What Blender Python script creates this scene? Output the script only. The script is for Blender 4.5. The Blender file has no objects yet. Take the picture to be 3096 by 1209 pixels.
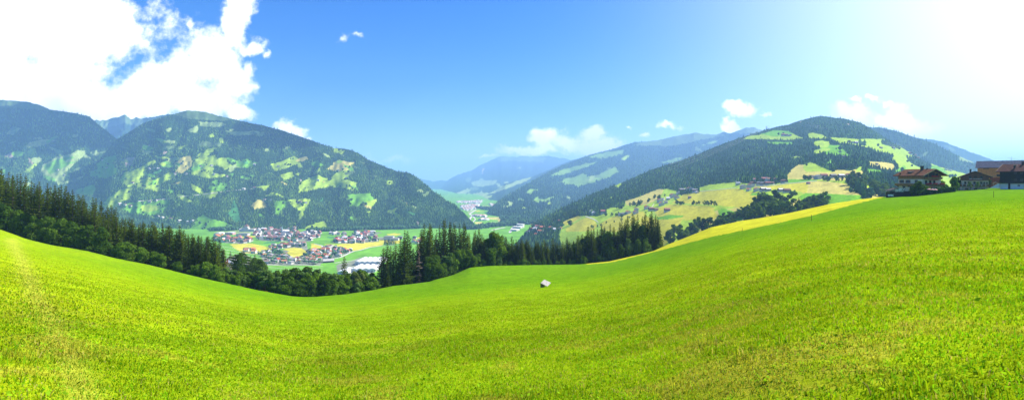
import bpy, math, random
import numpy as np
from mathutils import Vector, Matrix

random.seed(7)
RNG = np.random.default_rng(7)
scene = bpy.context.scene
COL = scene.collection
F, CX, HY = 1548.0, 1548.0, 541.0        # focal length, principal column and horizon row, in photo pixels
EYE = 1.7
FLOOR = -220.0                           # valley floor below the eye

def at(px, py, Y):
    return ((px - CX) / F * Y, Y, (HY - py) / F * Y)

def floor_at(px, py, dz=0.0):
    Y = -FLOOR * F / (py - HY)
    return ((px - CX) / F * Y, Y, FLOOR + dz)

def link(o):
    COL.objects.link(o)
    return o

def tag(o, label=None, cat=None, group=None, kind=None):
    if label: o['label'] = label
    if cat: o['category'] = cat
    if group: o['group'] = group
    if kind: o['kind'] = kind
    return o

def empty(name, loc=(0, 0, 0), rz=0.0):
    o = bpy.data.objects.new(name, None)
    o.empty_display_size = 0.5
    o.location = loc
    o.rotation_euler = (0, 0, rz)
    return link(o)

def ordinal(n):
    s = 'th' if 10 <= n % 100 <= 20 else {1: 'st', 2: 'nd', 3: 'rd'}.get(n % 10, 'th')
    return f'{n}{s}'

# ---------------------------------------------------------------- noise
_TAB = np.random.default_rng(99).random((256, 256))

def vnoise(x, y, seed=0):
    x = np.asarray(x, float) + seed * 17.31
    y = np.asarray(y, float) + seed * 9.73
    xi, yi = np.floor(x).astype(int), np.floor(y).astype(int)
    fx, fy = x - xi, y - yi
    fx, fy = fx * fx * (3 - 2 * fx), fy * fy * (3 - 2 * fy)
    a, b = _TAB[xi & 255, yi & 255], _TAB[(xi + 1) & 255, yi & 255]
    c, d = _TAB[xi & 255, (yi + 1) & 255], _TAB[(xi + 1) & 255, (yi + 1) & 255]
    return (a * (1 - fx) + b * fx) * (1 - fy) + (c * (1 - fx) + d * fx) * fy - 0.5

def fbm(x, y, seed=0, octaves=4):
    s, a = 0, 1.0
    for k in range(octaves):
        s = s + a * vnoise(x * 2 ** k, y * 2 ** k, seed + k * 3)
        a *= 0.5
    return s

def inpoly(poly, x, y):
    inside = np.zeros(np.shape(x), bool)
    n = len(poly)
    for i in range(n):
        x0, y0 = poly[i]
        x1, y1 = poly[(i + 1) % n]
        if y0 == y1:
            continue
        c = ((y0 > y) != (y1 > y)) & (x < (x1 - x0) * (y - y0) / (y1 - y0) + x0)
        inside ^= c
    return inside

def conv(pts, s, ox, oy):
    """points measured in an enlarged crop of the photo -> photo pixels"""
    return [(ox + x / s, oy + y / s) for x, y in pts]

# ---------------------------------------------------------------- mesh building
def mesh_np(name, V, Fa, mats, color=None, smooth=False, mat_index=None, parent=None):
    """V (n,3), Fa (m,k) index array -> one linked mesh object"""
    V = np.asarray(V, np.float32)
    Fa = np.asarray(Fa, np.int32)
    me = bpy.data.meshes.new(name)
    n, (m, k) = len(V), Fa.shape
    me.vertices.add(n)
    me.vertices.foreach_set('co', V.ravel())
    me.loops.add(m * k)
    me.loops.foreach_set('vertex_index', Fa.ravel())
    me.polygons.add(m)
    me.polygons.foreach_set('loop_start', np.arange(0, m * k, k, dtype=np.int32))
    me.polygons.foreach_set('loop_total', np.full(m, k, np.int32))
    for mt in (mats if isinstance(mats, (list, tuple)) else [mats]):
        me.materials.append(mt)
    if mat_index is not None:
        me.polygons.foreach_set('material_index', np.asarray(mat_index, np.int32))
    if color is not None:
        at_ = me.color_attributes.new('Col', 'FLOAT_COLOR', 'POINT')
        c = np.ones((n, 4), np.float32)
        c[:, :3] = color
        at_.data.foreach_set('color', c.ravel())
    me.polygons.foreach_set('use_smooth', np.full(m, smooth, bool))
    me.update(calc_edges=True)
    o = bpy.data.objects.new(name, me)
    link(o)
    if parent: o.parent = parent
    return o

def grid_faces(nr, nc):
    i = np.arange(nr - 1)[:, None] * nc + np.arange(nc - 1)[None, :]
    return np.stack([i, i + 1, i + nc + 1, i + nc], -1).reshape(-1, 4)

class MB:
    """collects boxes, bars and free faces, then links them as ONE mesh object"""
    def __init__(self):
        self.v, self.f, self.m = [], [], []
    def face(self, pts, mi=0):
        b = len(self.v)
        self.v += [tuple(p) for p in pts]
        self.f.append(tuple(range(b, b + len(pts))))
        self.m.append(mi)
        return self
    def solid(self, pts, faces, mi=0):
        b = len(self.v)
        self.v += [tuple(p) for p in pts]
        for k, f in enumerate(faces):
            self.f.append(tuple(b + i for i in f))
            self.m.append(mi if isinstance(mi, int) else mi[k])
        return self
    def box(self, x0, x1, y0, y1, z0, z1, mi=0):
        p = [(x0, y0, z0), (x1, y0, z0), (x1, y1, z0), (x0, y1, z0), (x0, y0, z1), (x1, y0, z1), (x1, y1, z1), (x0, y1, z1)]
        return self.solid(p, [(3, 2, 1, 0), (4, 5, 6, 7), (0, 1, 5, 4), (1, 2, 6, 5), (2, 3, 7, 6), (3, 0, 4, 7)], mi)
    def slab(self, quad, t, mi=0):
        """a quad given by four points, thickened by t along its normal"""
        q = [Vector(p) for p in quad]
        n = (q[1] - q[0]).cross(q[3] - q[0]).normalized() * t
        p = [tuple(a) for a in q] + [tuple(a + n) for a in q]
        return self.solid(p, [(3, 2, 1, 0), (4, 5, 6, 7), (0, 1, 5, 4), (1, 2, 6, 5), (2, 3, 7, 6), (3, 0, 4, 7)], mi)
    def tube(self, pts, radii, n=6, mi=0):
        b = len(self.v)
        P = [Vector(p) for p in pts]
        for i, p in enumerate(P):
            d = (P[min(i + 1, len(P) - 1)] - P[max(i - 1, 0)]).normalized()
            u = d.cross(Vector((0.31, 0.17, 0.93)))
            if u.length < 1e-3: u = d.cross(Vector((1, 0, 0)))
            u.normalize()
            w = d.cross(u)
            r = radii[i] if isinstance(radii, (list, tuple)) else radii
            for k in range(n):
                a = 2 * math.pi * k / n
                self.v.append(tuple(p + u * (r * math.cos(a)) + w * (r * math.sin(a))))
        for i in range(len(P) - 1):
            for k in range(n):
                a0, a1 = b + i * n + k, b + i * n + (k + 1) % n
                self.f.append((a0, a1, a1 + n, a0 + n)); self.m.append(mi)
        self.f.append(tuple(b + k for k in reversed(range(n)))); self.m.append(mi)
        e = b + (len(P) - 1) * n
        self.f.append(tuple(e + k for k in range(n))); self.m.append(mi)
        return self
    def each(self, name, mats, parent=None):
        """boxes only: every box becomes a mesh object of its own"""
        for i in range(len(self.v) // 8):
            b = MB()
            b.v = self.v[8 * i:8 * i + 8]
            b.f = [tuple(k - 8 * i for k in f) for f in self.f[6 * i:6 * i + 6]]
            b.m = self.m[6 * i:6 * i + 6]
            b.build(name, mats, parent)
    def build(self, name, mats, parent=None, smooth=False):
        me = bpy.data.meshes.new(name)
        me.from_pydata(self.v, [], self.f)
        for mt in (mats if isinstance(mats, (list, tuple)) else [mats]):
            me.materials.append(mt)
        me.polygons.foreach_set('material_index', self.m)
        if smooth: me.polygons.foreach_set('use_smooth', [True] * len(self.f))
        me.update()
        o = bpy.data.objects.new(name, me)
        link(o)
        if parent: o.parent = parent
        return o

CHILDREN = {}
def kids(o):
    return [c for c in o.children]

def copy_tree(o, parent=None):
    c = o.copy()
    COL.objects.link(c)
    if parent: c.parent = parent
    for ch in list(o.children):
        copy_tree(ch, c)
    return c

# ---------------------------------------------------------------- materials
def new_mat(name):
    m = bpy.data.materials.new(name)
    m.use_nodes = True
    nt = m.node_tree
    return m, nt, nt.nodes['Principled BSDF'], nt.nodes['Material Output']

def ramp(nt, fac, stops):
    r = nt.nodes.new('ShaderNodeValToRGB')
    el = r.color_ramp.elements
    while len(el) < len(stops): el.new(0.5)
    for e, (p, c) in zip(el, stops):
        e.position = p
        e.color = (*c, 1)
    nt.links.new(fac, r.inputs[0])
    return r.outputs[0]

def noise(nt, scale, detail=4, rough=0.55, coord='Object', vec=None, dist=0.0):
    t = nt.nodes.new('ShaderNodeTexNoise')
    t.inputs['Scale'].default_value = scale
    t.inputs['Detail'].default_value = detail
    t.inputs['Roughness'].default_value = rough
    t.inputs['Distortion'].default_value = dist
    if vec is None:
        tc = nt.nodes.new('ShaderNodeTexCoord')
        vec = tc.outputs[coord]
    nt.links.new(vec, t.inputs['Vector'])
    return t.outputs['Fac']

def mixc(nt, fac, a, b, mode='MIX'):
    m = nt.nodes.new('ShaderNodeMix')
    m.data_type = 'RGBA'
    m.blend_type = mode
    for sock, val in ((m.inputs[0], fac), (m.inputs[6], a), (m.inputs[7], b)):
        if hasattr(val, 'links'): nt.links.new(val, sock)
        elif isinstance(val, (tuple, list)): sock.default_value = (*val, 1) if len(val) == 3 else val
        else: sock.default_value = val
    return m.outputs[2]

def math_(nt, op, a, b=None, clamp=False):
    m = nt.nodes.new('ShaderNodeMath')
    m.operation = op
    m.use_clamp = clamp
    for sock, val in zip(m.inputs, (a, b)):
        if val is None: continue
        if hasattr(val, 'links'): nt.links.new(val, sock)
        else: sock.default_value = val
    return m.outputs[0]

def plain(name, col, rough=0.8, var=0.25, scale=3.0, spec=0.2, bump=0.0, metal=0.0):
    """a base colour with soft uneven wear"""
    m, nt, bs, out = new_mat(name)
    n = noise(nt, scale, 5)
    lo = tuple(c * (1 - var) for c in col)
    hi = tuple(min(1, c * (1 + var)) for c in col)
    nt.links.new(ramp(nt, n, [(0.3, lo), (0.7, hi)]), bs.inputs['Base Color'])
    bs.inputs['Roughness'].default_value = rough
    bs.inputs['Specular IOR Level'].default_value = spec
    bs.inputs['Metallic'].default_value = metal
    if bump:
        b = nt.nodes.new('ShaderNodeBump')
        b.inputs['Strength'].default_value = bump
        nt.links.new(n, b.inputs['Height'])
        nt.links.new(b.outputs[0], bs.inputs['Normal'])
    return m

def boards(name, col, axis=0, width=0.22, var=0.35, gap=True):
    """planks: each board its own tone, fine dark gaps and grain"""
    m, nt, bs, out = new_mat(name)
    tc = nt.nodes.new('ShaderNodeTexCoord')
    sp = nt.nodes.new('ShaderNodeSeparateXYZ')
    nt.links.new(tc.outputs['Object'], sp.inputs[0])
    src = sp.outputs[axis]
    if axis in (0, 1):
        src = math_(nt, 'ADD', sp.outputs[0], math_(nt, 'MULTIPLY', sp.outputs[1], 1.0))
    q = math_(nt, 'DIVIDE', src, width)
    fl = math_(nt, 'FLOOR', q)
    fr = math_(nt, 'FRACT', q)
    wn = nt.nodes.new('ShaderNodeTexWhiteNoise')
    wn.noise_dimensions = '1D'
    nt.links.new(fl, wn.inputs['W'])
    base = mixc(nt, wn.outputs['Value'], tuple(c * (1 - var) for c in col), tuple(min(1, c * (1 + var)) for c in col))
    g = noise(nt, 2.0, 5)
    base = mixc(nt, 0.45, base, ramp(nt, g, [(0.3, tuple(c * 0.6 for c in col)), (0.7, tuple(min(1, c * 1.3) for c in col))]))
    if gap:
        e = math_(nt, 'LESS_THAN', fr, 0.09)
        base = mixc(nt, e, base, tuple(c * 0.3 for c in col))
    nt.links.new(base, bs.inputs['Base Color'])
    bs.inputs['Roughness'].default_value = 0.85
    bs.inputs['Specular IOR Level'].default_value = 0.15
    return m

def leafy(name, dark, light, trans=0.3, scale=0.5, hue=0.0):
    """foliage: clumps of darker and lighter leaves, some light passing through, each copy its own tone"""
    m, nt, bs, out = new_mat(name)
    nt.nodes.remove(bs)
    n = noise(nt, scale, 3)
    oi = nt.nodes.new('ShaderNodeObjectInfo')
    f = math_(nt, 'ADD', math_(nt, 'MULTIPLY', oi.outputs['Random'], 0.5), math_(nt, 'MULTIPLY', n, 0.9))
    f = math_(nt, 'SUBTRACT', f, 0.2, True)
    c = ramp(nt, f, [(0.15, dark), (0.85, light)])
    d = nt.nodes.new('ShaderNodeBsdfDiffuse')
    t = nt.nodes.new('ShaderNodeBsdfTranslucent')
    nt.links.new(c, d.inputs[0])
    tcol = mixc(nt, 0.5, c, (light[0] * 1.5, light[1] * 1.4, light[2] * 0.5))
    nt.links.new(tcol, t.inputs[0])
    mx = nt.nodes.new('ShaderNodeMixShader')
    mx.inputs[0].default_value = trans
    nt.links.new(d.outputs[0], mx.inputs[1])
    nt.links.new(t.outputs[0], mx.inputs[2])
    nt.links.new(mx.outputs[0], out.inputs[0])
    return m

def cover(name, var=0.3, scales=((0.05, 0.5), (0.4, 0.5)), bump=0.0, trans=0.0):
    """ground whose land cover (woodland, hay, pasture, scree ...) is stored per point, broken up by noise"""
    m, nt, bs, out = new_mat(name)
    a = nt.nodes.new('ShaderNodeVertexColor')
    a.layer_name = 'Col'
    col = a.outputs[0]
    h = None
    for sc, w in scales:
        n = noise(nt, sc, 4, 0.65)
        k = ramp(nt, n, [(0.28, (1 - var * w * 2,) * 3), (0.72, (1 + var * w * 2,) * 3)])
        col = mixc(nt, 1.0, col, k, 'MULTIPLY')
        h = n
    nt.links.new(col, bs.inputs['Base Color'])
    bs.inputs['Roughness'].default_value = 1.0
    bs.inputs['Specular IOR Level'].default_value = 0.0
    if bump:
        b = nt.nodes.new('ShaderNodeBump')
        b.inputs['Strength'].default_value = bump
        b.inputs['Distance'].default_value = 0.1
        nt.links.new(h, b.inputs['Height'])
        nt.links.new(b.outputs[0], bs.inputs['Normal'])
    return m
# ================================================================ land cover colours (real base colours)
C_FOREST = (0.022, 0.054, 0.014)
C_GREEN = (0.125, 0.30, 0.02)
C_LIME = (0.26, 0.38, 0.032)
C_HAY = (0.44, 0.405, 0.035)
C_YELLOW = (0.38, 0.36, 0.035)
C_TAN = (0.40, 0.355, 0.09)
C_PALE = (0.24, 0.32, 0.10)
C_MID = (0.16, 0.27, 0.045)
C_ALP = (0.10, 0.155, 0.05)
C_SCAR = (0.32, 0.24, 0.17)
C_TOWN = (0.18, 0.19, 0.13)
C_DKGREEN = (0.06, 0.20, 0.05)

# ================================================================ the meadow we stand on
_edge_px = np.array([-900, -400, 0, 78, 162, 259, 349, 452, 549, 646, 780, 886, 918, 950, 1045, 1125, 1188, 1236, 1300, 1314, 1369, 1421, 1488, 1608, 1750, 1841, 1911, 1974, 2015, 2068, 2150, 2239, 2299, 2385, 2513, 2598, 2667, 2787, 2878, 2998, 3096, 3600, 4500])
_edge_py = np.array([600, 640, 693, 721, 741, 757, 780, 800, 825, 848, 877, 896, 898, 897, 889, 877, 864, 859, 851, 845, 831, 808, 803, 801, 799, 790, 774, 759, 740, 720, 687, 668, 659, 644, 616, 603, 595, 588, 575, 566, 566, 555, 540])
_Ye_px = np.array([-900, 0, 500, 900, 1200, 1450, 1750, 2000, 2300, 2667, 2787, 2900, 3096, 4500])
_Ye = np.array([190, 200, 190, 182, 215, 255, 285, 290, 268, 258, 262, 276, 266, 180])

_th = np.radians(np.linspace(-180, 180, 1441))
def _profile():
    px = CX + F * np.tan(np.clip(_th, -math.radians(58), math.radians(58)))
    pe = np.interp(px, _edge_px, _edge_py)
    Ye = np.interp(px, _Ye_px, _Ye)
    a = (pe - HY) / F - EYE / Ye
    b = np.interp(px, [-900, 0, 900, 1640, 2200, 2700, 4000], [0.02, 0.022, 0.035, 0.05, 0.035, 0.016, 0.01])
    k = np.interp(px, [-900, 0, 480, 560, 700, 800, 900, 1300, 2000, 2700, 3096, 4000], [0.36, 0.36, 0.34, 0.18, 0.165, 0.18, 0.36, 0.42, 0.36, 0.3, 0.24, 0.2])
    c = np.cos(_th)
    lim = np.abs(np.degrees(_th)) <= 58
    sa, sb, R = a * c, b * c, Ye / np.maximum(c, 0.3)
    d = np.degrees(_th)
    e0, e1 = np.where(lim)[0][[0, -1]]
    def ext(v, left, right, back):
        v = v.copy()
        v[:e0] = np.interp(d[:e0], [-180, -110, d[e0]], [back, left, v[e0]])
        v[e1 + 1:] = np.interp(d[e1 + 1:], [d[e1], 110, 180], [v[e1], right, back])
        return v
    return ext(sa, -0.02, -0.08, -0.15), ext(sb, 0.0, 0.0, 0.0), ext(R, 220, 200, 180), ext(k * c, 0.1, 0.1, 0.1)
P_SA, P_SB, P_R, P_K = _profile()
def _soft(v, sig):
    k = np.exp(-0.5 * (np.arange(-120, 121) * 0.25 / sig) ** 2)
    k /= k.sum()
    return np.convolve(np.concatenate([v[-121:-1], v, v[1:121]]), k, 'valid')
P_SA_SOFT = _soft(P_SA, 6.0)
P_SB = _soft(P_SB, 4.0)
P_R = _soft(P_R, 1.5)

def meadow_z(X, Y):
    X, Y = np.asarray(X, float), np.asarray(Y, float)
    r = np.hypot(X, Y)
    th = np.arctan2(X, Y)
    sa, sb, R, k = (np.interp(th, _th, p) for p in (P_SA, P_SB, P_R, P_K))
    q = np.minimum(r, R)
    wgt = (q / R) ** 4
    sa = np.interp(th, _th, P_SA_SOFT) * (1 - wgt) + sa * wgt
    z = -EYE - q * (sa + sb * (1 - q / R))
    over = np.maximum(r - R, 0)
    z = z - np.where(over > 260, 260 * k + (over - 260) * 0.45, over * k)
    w = np.clip((q - 6) / 30, 0, 1) * np.clip((R - r) / 60, 0, 1)
    z = z + w * (0.04 * fbm(X / 19, Y / 19, 3, 3) + 0.015 * fbm(X / 4, Y / 4, 5, 2))
    return np.maximum(z, FLOOR - 12)

def project(X, Y, Z):
    Y = np.maximum(Y, 0.01)
    return CX + F * X / Y, HY - F * Z / Y

STRIP = [(1773, 799), (1841, 794), (1873, 787), (2000, 756), (2150, 716), (2300, 685), (2453, 652), (2600, 613), (2672, 596), (2672, 560), (2500, 560), (2000, 690), (1773, 780)]

def meadow_color(X, Y, Z):
    px, py = project(X, Y, Z)
    r = np.hypot(X, Y)
    n1 = fbm(X / 30, Y / 30, 11, 4)
    n2 = fbm(X / 5, Y / 5, 13, 4)
    n3 = fbm(X / 1.3, Y / 1.3, 17, 3)
    base = np.empty((len(X), 3))
    base[:] = (0.185, 0.34, 0.006)
    warm = np.array((0.295, 0.37, 0.006))
    dark = np.array((0.16, 0.31, 0.006))
    t = np.clip(0.5 + 0.16 * n1 + 0.18 * n2, 0, 1)[:, None]
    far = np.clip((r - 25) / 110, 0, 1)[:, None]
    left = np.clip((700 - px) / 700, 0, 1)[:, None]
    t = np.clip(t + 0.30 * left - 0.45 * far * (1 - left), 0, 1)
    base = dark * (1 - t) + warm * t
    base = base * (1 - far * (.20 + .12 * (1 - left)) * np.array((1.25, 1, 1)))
    trail = np.exp(-((px - (60 + (py - 780) * .47) + 12 * n2) / (22 + np.maximum(py - 780, 0) * .10)) ** 2)[:, None] * (py > 720)[:, None] * .5
    base = base * (1 - trail) + np.array((.36, .36, .045)) * trail
    near = np.clip(1.15 - r / 24, 0, 1)[:, None]
    dry = np.clip((fbm(X / 1.1, Y / 1.1, 23, 4) - 0.02) * 4, 0, 1)[:, None] * near
    base = base * (1 - 0.5 * dry) + np.array((0.36, 0.28, 0.04)) * 0.5 * dry
    base = base * (1 + 0.3 * np.clip(n3, -0.8, 0.8))[:, None]
    # bare earth shows between the blades close by
    bare = np.clip(1.2 - r / 90, 0, 1)[:, None]
    base = base * (1 - .22 * bare * np.array((.75, 1.0, .6)))
    strip = inpoly(STRIP, px + 3 * n2, py + 1.2 * n3) & (Y > 20) & (r < np.interp(np.arctan2(X, Y), _th, P_R) + 6)
    base[strip] = np.array((0.40, 0.39, 0.018)) * (1 + 0.35 * n2[strip])[:, None]
    beyond = r > np.interp(np.arctan2(X, Y), _th, P_R) + 4
    wood = beyond & (px < 2100)
    base[wood] = (0.035, 0.06, 0.02)
    yl = wood & (px > 580) & (px < 860) & (fbm(X / 40, Y / 40, 31, 2) > -0.12)
    base[yl] = (0.50, 0.44, 0.04)
    return base

def build_meadow():
    th = np.radians(np.concatenate([np.arange(-180, -52, 2.0), np.arange(-52, 52, 0.13), np.arange(52, 180.1, 2.0)]))
    t = np.concatenate([[0.0], 1.2 * (1 / 1.2) ** (1 - np.linspace(0, 1, 12)), ]) * 0
    rad = np.concatenate([[0.05, 0.6, 1.2], np.geomspace(1.8, 1.0 * 190, 230) / 190.0 * 1.0])
    fr = np.concatenate([np.array([0.05, 0.6, 1.2, 1.8]) / 190.0, np.geomspace(2.2 / 190, 1.0, 240), 1 + np.geomspace(0.012, 6.5, 46)])
    TH, FR = np.meshgrid(th, fr)
    R = np.interp(TH, _th, P_R) * FR
    X, Y = R * np.sin(TH), R * np.cos(TH)
    Z = meadow_z(X, Y)
    V = np.stack([X, Y, Z], -1).reshape(-1, 3)
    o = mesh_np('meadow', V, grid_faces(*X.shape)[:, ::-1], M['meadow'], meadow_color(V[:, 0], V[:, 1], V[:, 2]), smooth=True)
    tag(o, kind='structure')
    return o

# ================================================================ valley floor
def poly(crop, *pts):
    return conv(pts, *crop)
K4 = (7.185, 640, 660)
K5 = (5.918, 940, 660)
K6 = (6.706, 1380, 590)
K2 = (3.144, 600, 600)
K1 = (1.547, 0, 250)
K3 = (2.516, 1250, 450)
KS = (2.147, 1100, 300)
KR = (2.34, 2000, 330)
KT = (2.723, 2150, 250)
K7 = (7.156, 1940, 530)
K8 = (7.156, 2240, 480)
KM = (2.874, 1650, 550)

VALLEY = [
    (C_TOWN, poly(K4, (930, 260), (1200, 200), (1500, 205), (1830, 190), (1900, 300), (2120, 250), (2371, 280), (2371, 420), (2180, 440), (2160, 500), (1950, 520), (1500, 495), (1200, 490), (1050, 480), (930, 400))),
    (C_TOWN, poly(K4, (200, 430), (480, 415), (900, 430), (880, 505), (700, 555), (480, 545), (300, 530), (200, 510))),
    (C_TOWN, poly(K4, (1220, 590), (1500, 570), (1760, 545), (2060, 545), (2100, 700), (2371, 640), (2371, 1020), (1100, 1020), (1090, 800), (1240, 680))),
    (C_TOWN, poly(K5, (0, 600), (200, 490), (500, 520), (780, 560), (690, 620), (550, 690), (400, 720), (230, 790), (0, 850))),
    (C_TOWN, poly(K5, (380, 430), (440, 330), (660, 335), (930, 330), (1230, 340), (1220, 410), (940, 440), (800, 460), (560, 445))),
    (C_TOWN, poly(K5, (730, 300), (780, 225), (950, 240), (1290, 250), (1200, 320), (940, 330))),
    (C_TOWN, poly(K5, (1230, 330), (1560, 325), (1560, 390), (1230, 390))),
    (C_TOWN, poly(K5, (450, 840), (700, 700), (1250, 690), (1250, 860), (1100, 990), (480, 1000))),
    (C_PALE, poly(K4, (60, 300), (950, 230), (980, 300), (600, 390), (300, 420), (60, 400))),
    (C_GREEN, poly(K4, (270, 360), (560, 355), (580, 395), (300, 410))),
    (C_LIME, poly(K4, (380, 415), (600, 400), (590, 440), (420, 450))),
    (C_HAY, poly(K4, (540, 405), (950, 370), (960, 400), (700, 425), (600, 435))),
    (C_HAY, poly(K4, (390, 560), (870, 540), (1240, 625), (1330, 665), (1225, 690), (1150, 740), (960, 770), (740, 760), (550, 690))),
    (C_GREEN, poly(K4, (870, 490), (1120, 495), (1500, 510), (1770, 540), (1640, 580), (1400, 590), (1220, 620), (880, 540))),
    (C_DKGREEN, poly(K4, (1110, 535), (1200, 510), (1450, 485), (1500, 515), (1300, 545), (1150, 550))),
    (C_HAY, poly(K4, (1560, 770), (1700, 710), (1560, 680), (1600, 655), (1790, 630), (1950, 650), (2090, 740), (1980, 800), (1800, 865), (1680, 820))),
    (C_GREEN, poly(K4, (1430, 700), (1520, 645), (1600, 655), (1540, 690), (1450, 720))),
    (C_HAY, poly(K5, (0, 445), (60, 450), (200, 490), (215, 580), (160, 590), (0, 530))),
    (C_GREEN, poly(K5, (20, 380), (150, 340), (440, 370), (420, 410), (250, 445), (30, 440))),
    (C_LIME, poly(K5, (240, 450), (400, 445), (540, 450), (370, 515), (250, 490))),
    (C_DKGREEN, poly(K5, (290, 330), (450, 320), (400, 355), (300, 350))),
    (C_GREEN, poly(K5, (400, 320), (730, 310), (700, 335), (440, 350))),
    (C_GREEN, poly(K5, (230, 250), (740, 245), (720, 295), (350, 280))),
    (C_HAY, poly(K5, (370, 515), (560, 450), (940, 435), (1260, 415), (1300, 460), (1270, 490), (1050, 520), (870, 570), (780, 580), (640, 545), (480, 500))),
    (C_GREEN, poly(K5, (410, 710), (780, 585), (1270, 492), (1500, 470), (1953, 430), (1953, 700), (1220, 690), (860, 700), (720, 770), (420, 820))),
    (C_HAY, poly(K5, (1220, 385), (1600, 390), (1590, 450), (1300, 440), (1220, 415))),
    (C_GREEN, poly(K5, (940, 325), (1190, 325), (1130, 370), (950, 350))),
    (C_GREEN, poly(K5, (1180, 280), (1300, 245), (1953, 205), (1953, 420), (1590, 390), (1560, 330), (1200, 330))),
    (C_HAY, poly(K5, (1350, 285), (1480, 262), (1640, 280), (1540, 308), (1380, 300))),
    (C_HAY, poly(K5, (1870, 360), (1953, 335), (1953, 390))),
    (C_GREEN, poly(K2, (530, 265), (700, 270), (690, 285), (540, 290))),
    (C_PALE, poly(K5, (500, 165), (1050, 160), (1400, 172), (1400, 182), (900, 190), (560, 185))),
    # the far reach of the valley
    (C_GREEN, poly(K6, (0, 700), (240, 690), (500, 700), (1000, 640), (1110, 640), (1060, 830), (700, 860), (0, 860))),
    (C_GREEN, poly(K6, (220, 590), (480, 590), (680, 610), (620, 650), (240, 680))),
    (C_PALE, poly(K6, (220, 300), (400, 290), (270, 390), (240, 370))),
    (C_GREEN, poly(K6, (280, 380), (380, 290), (560, 300), (900, 340), (1050, 380), (1040, 440), (640, 440), (350, 420))),
    (C_DKGREEN, poly(K6, (530, 350), (680, 340), (940, 380), (930, 405), (650, 375))),
    (C_HAY, poly(K6, (350, 320), (440, 310), (590, 335), (430, 335))),
    (C_TAN, poly(K6, (600, 450), (1030, 440), (1020, 490), (1100, 545), (860, 540), (830, 500), (680, 490))),
    (C_GREEN, poly(K6, (520, 540), (700, 500), (830, 500), (860, 540), (600, 590))),
    (C_GREEN, poly(K6, (630, 585), (860, 545), (1100, 550), (1000, 600), (700, 610))),
    (C_TAN, poly(K6, (370, 545), (530, 540), (490, 590), (370, 580))),
    (C_DKGREEN, poly(K6, (370, 530), (400, 500), (520, 540), (400, 545))),
    (C_GREEN, poly(K6, (260, 555), (290, 490), (380, 490), (320, 560))),
    (C_GREEN, poly(K6, (1110, 350), (1500, 310), (1480, 390), (1240, 440), (1200, 490), (1190, 400))),
    (C_TAN, poly(K6, (1370, 395), (1540, 395), (1500, 440), (1370, 435))),
    (C_HAY, poly(K6, (1470, 540), (1570, 510), (1560, 590), (1490, 600))),
    (C_PALE, poly(K6, (440, 220), (640, 210), (640, 250), (480, 255))),
    (C_PALE, poly(K6, (860, 300), (1240, 270), (1240, 310), (900, 330))),
]

def build_valley():
    px = np.concatenate([[-16000, -9000, -5000, -2500, -1200, -400], np.arange(0, 500, 25), np.arange(500, 1760, 2.2), np.arange(1760, 2600, 30), [2800, 3300, 4500, 7000, 12000, 18000]])
    py = np.concatenate([[549, 553, 558, 565, 573, 582, 590], np.arange(596, 870, 1.3), [880, 900, 940, 1000, 1150, 1500, 2200]])
    PX, PY = np.meshgrid(px, py)
    Y = -FLOOR * F / (PY - HY)
    V = np.stack([(PX - CX) / F * Y, Y, np.full_like(Y, FLOOR)], -1).reshape(-1, 3)
    x, y = PX.ravel(), PY.ravel()
    n = fbm(x / 6, y / 3, 41, 3)
    wx, wy = x + 1.6 * n, y + 0.9 * fbm(x / 5, y / 3, 43, 2)
    c = np.empty((len(x), 3))
    c[:] = np.array(C_GREEN) * 0.95
    for colr, pg in VALLEY:
        c[inpoly(pg, wx, wy)] = colr
    sc = V[:, 0] / 40
    c *= (1 + 0.25 * fbm(sc, V[:, 1] / 40, 47, 4))[:, None]
    o = mesh_np('valley_floor', V, grid_faces(*PX.shape)[:, ::-1], M['cover_far'], c)
    tag(o, kind='structure')

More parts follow.
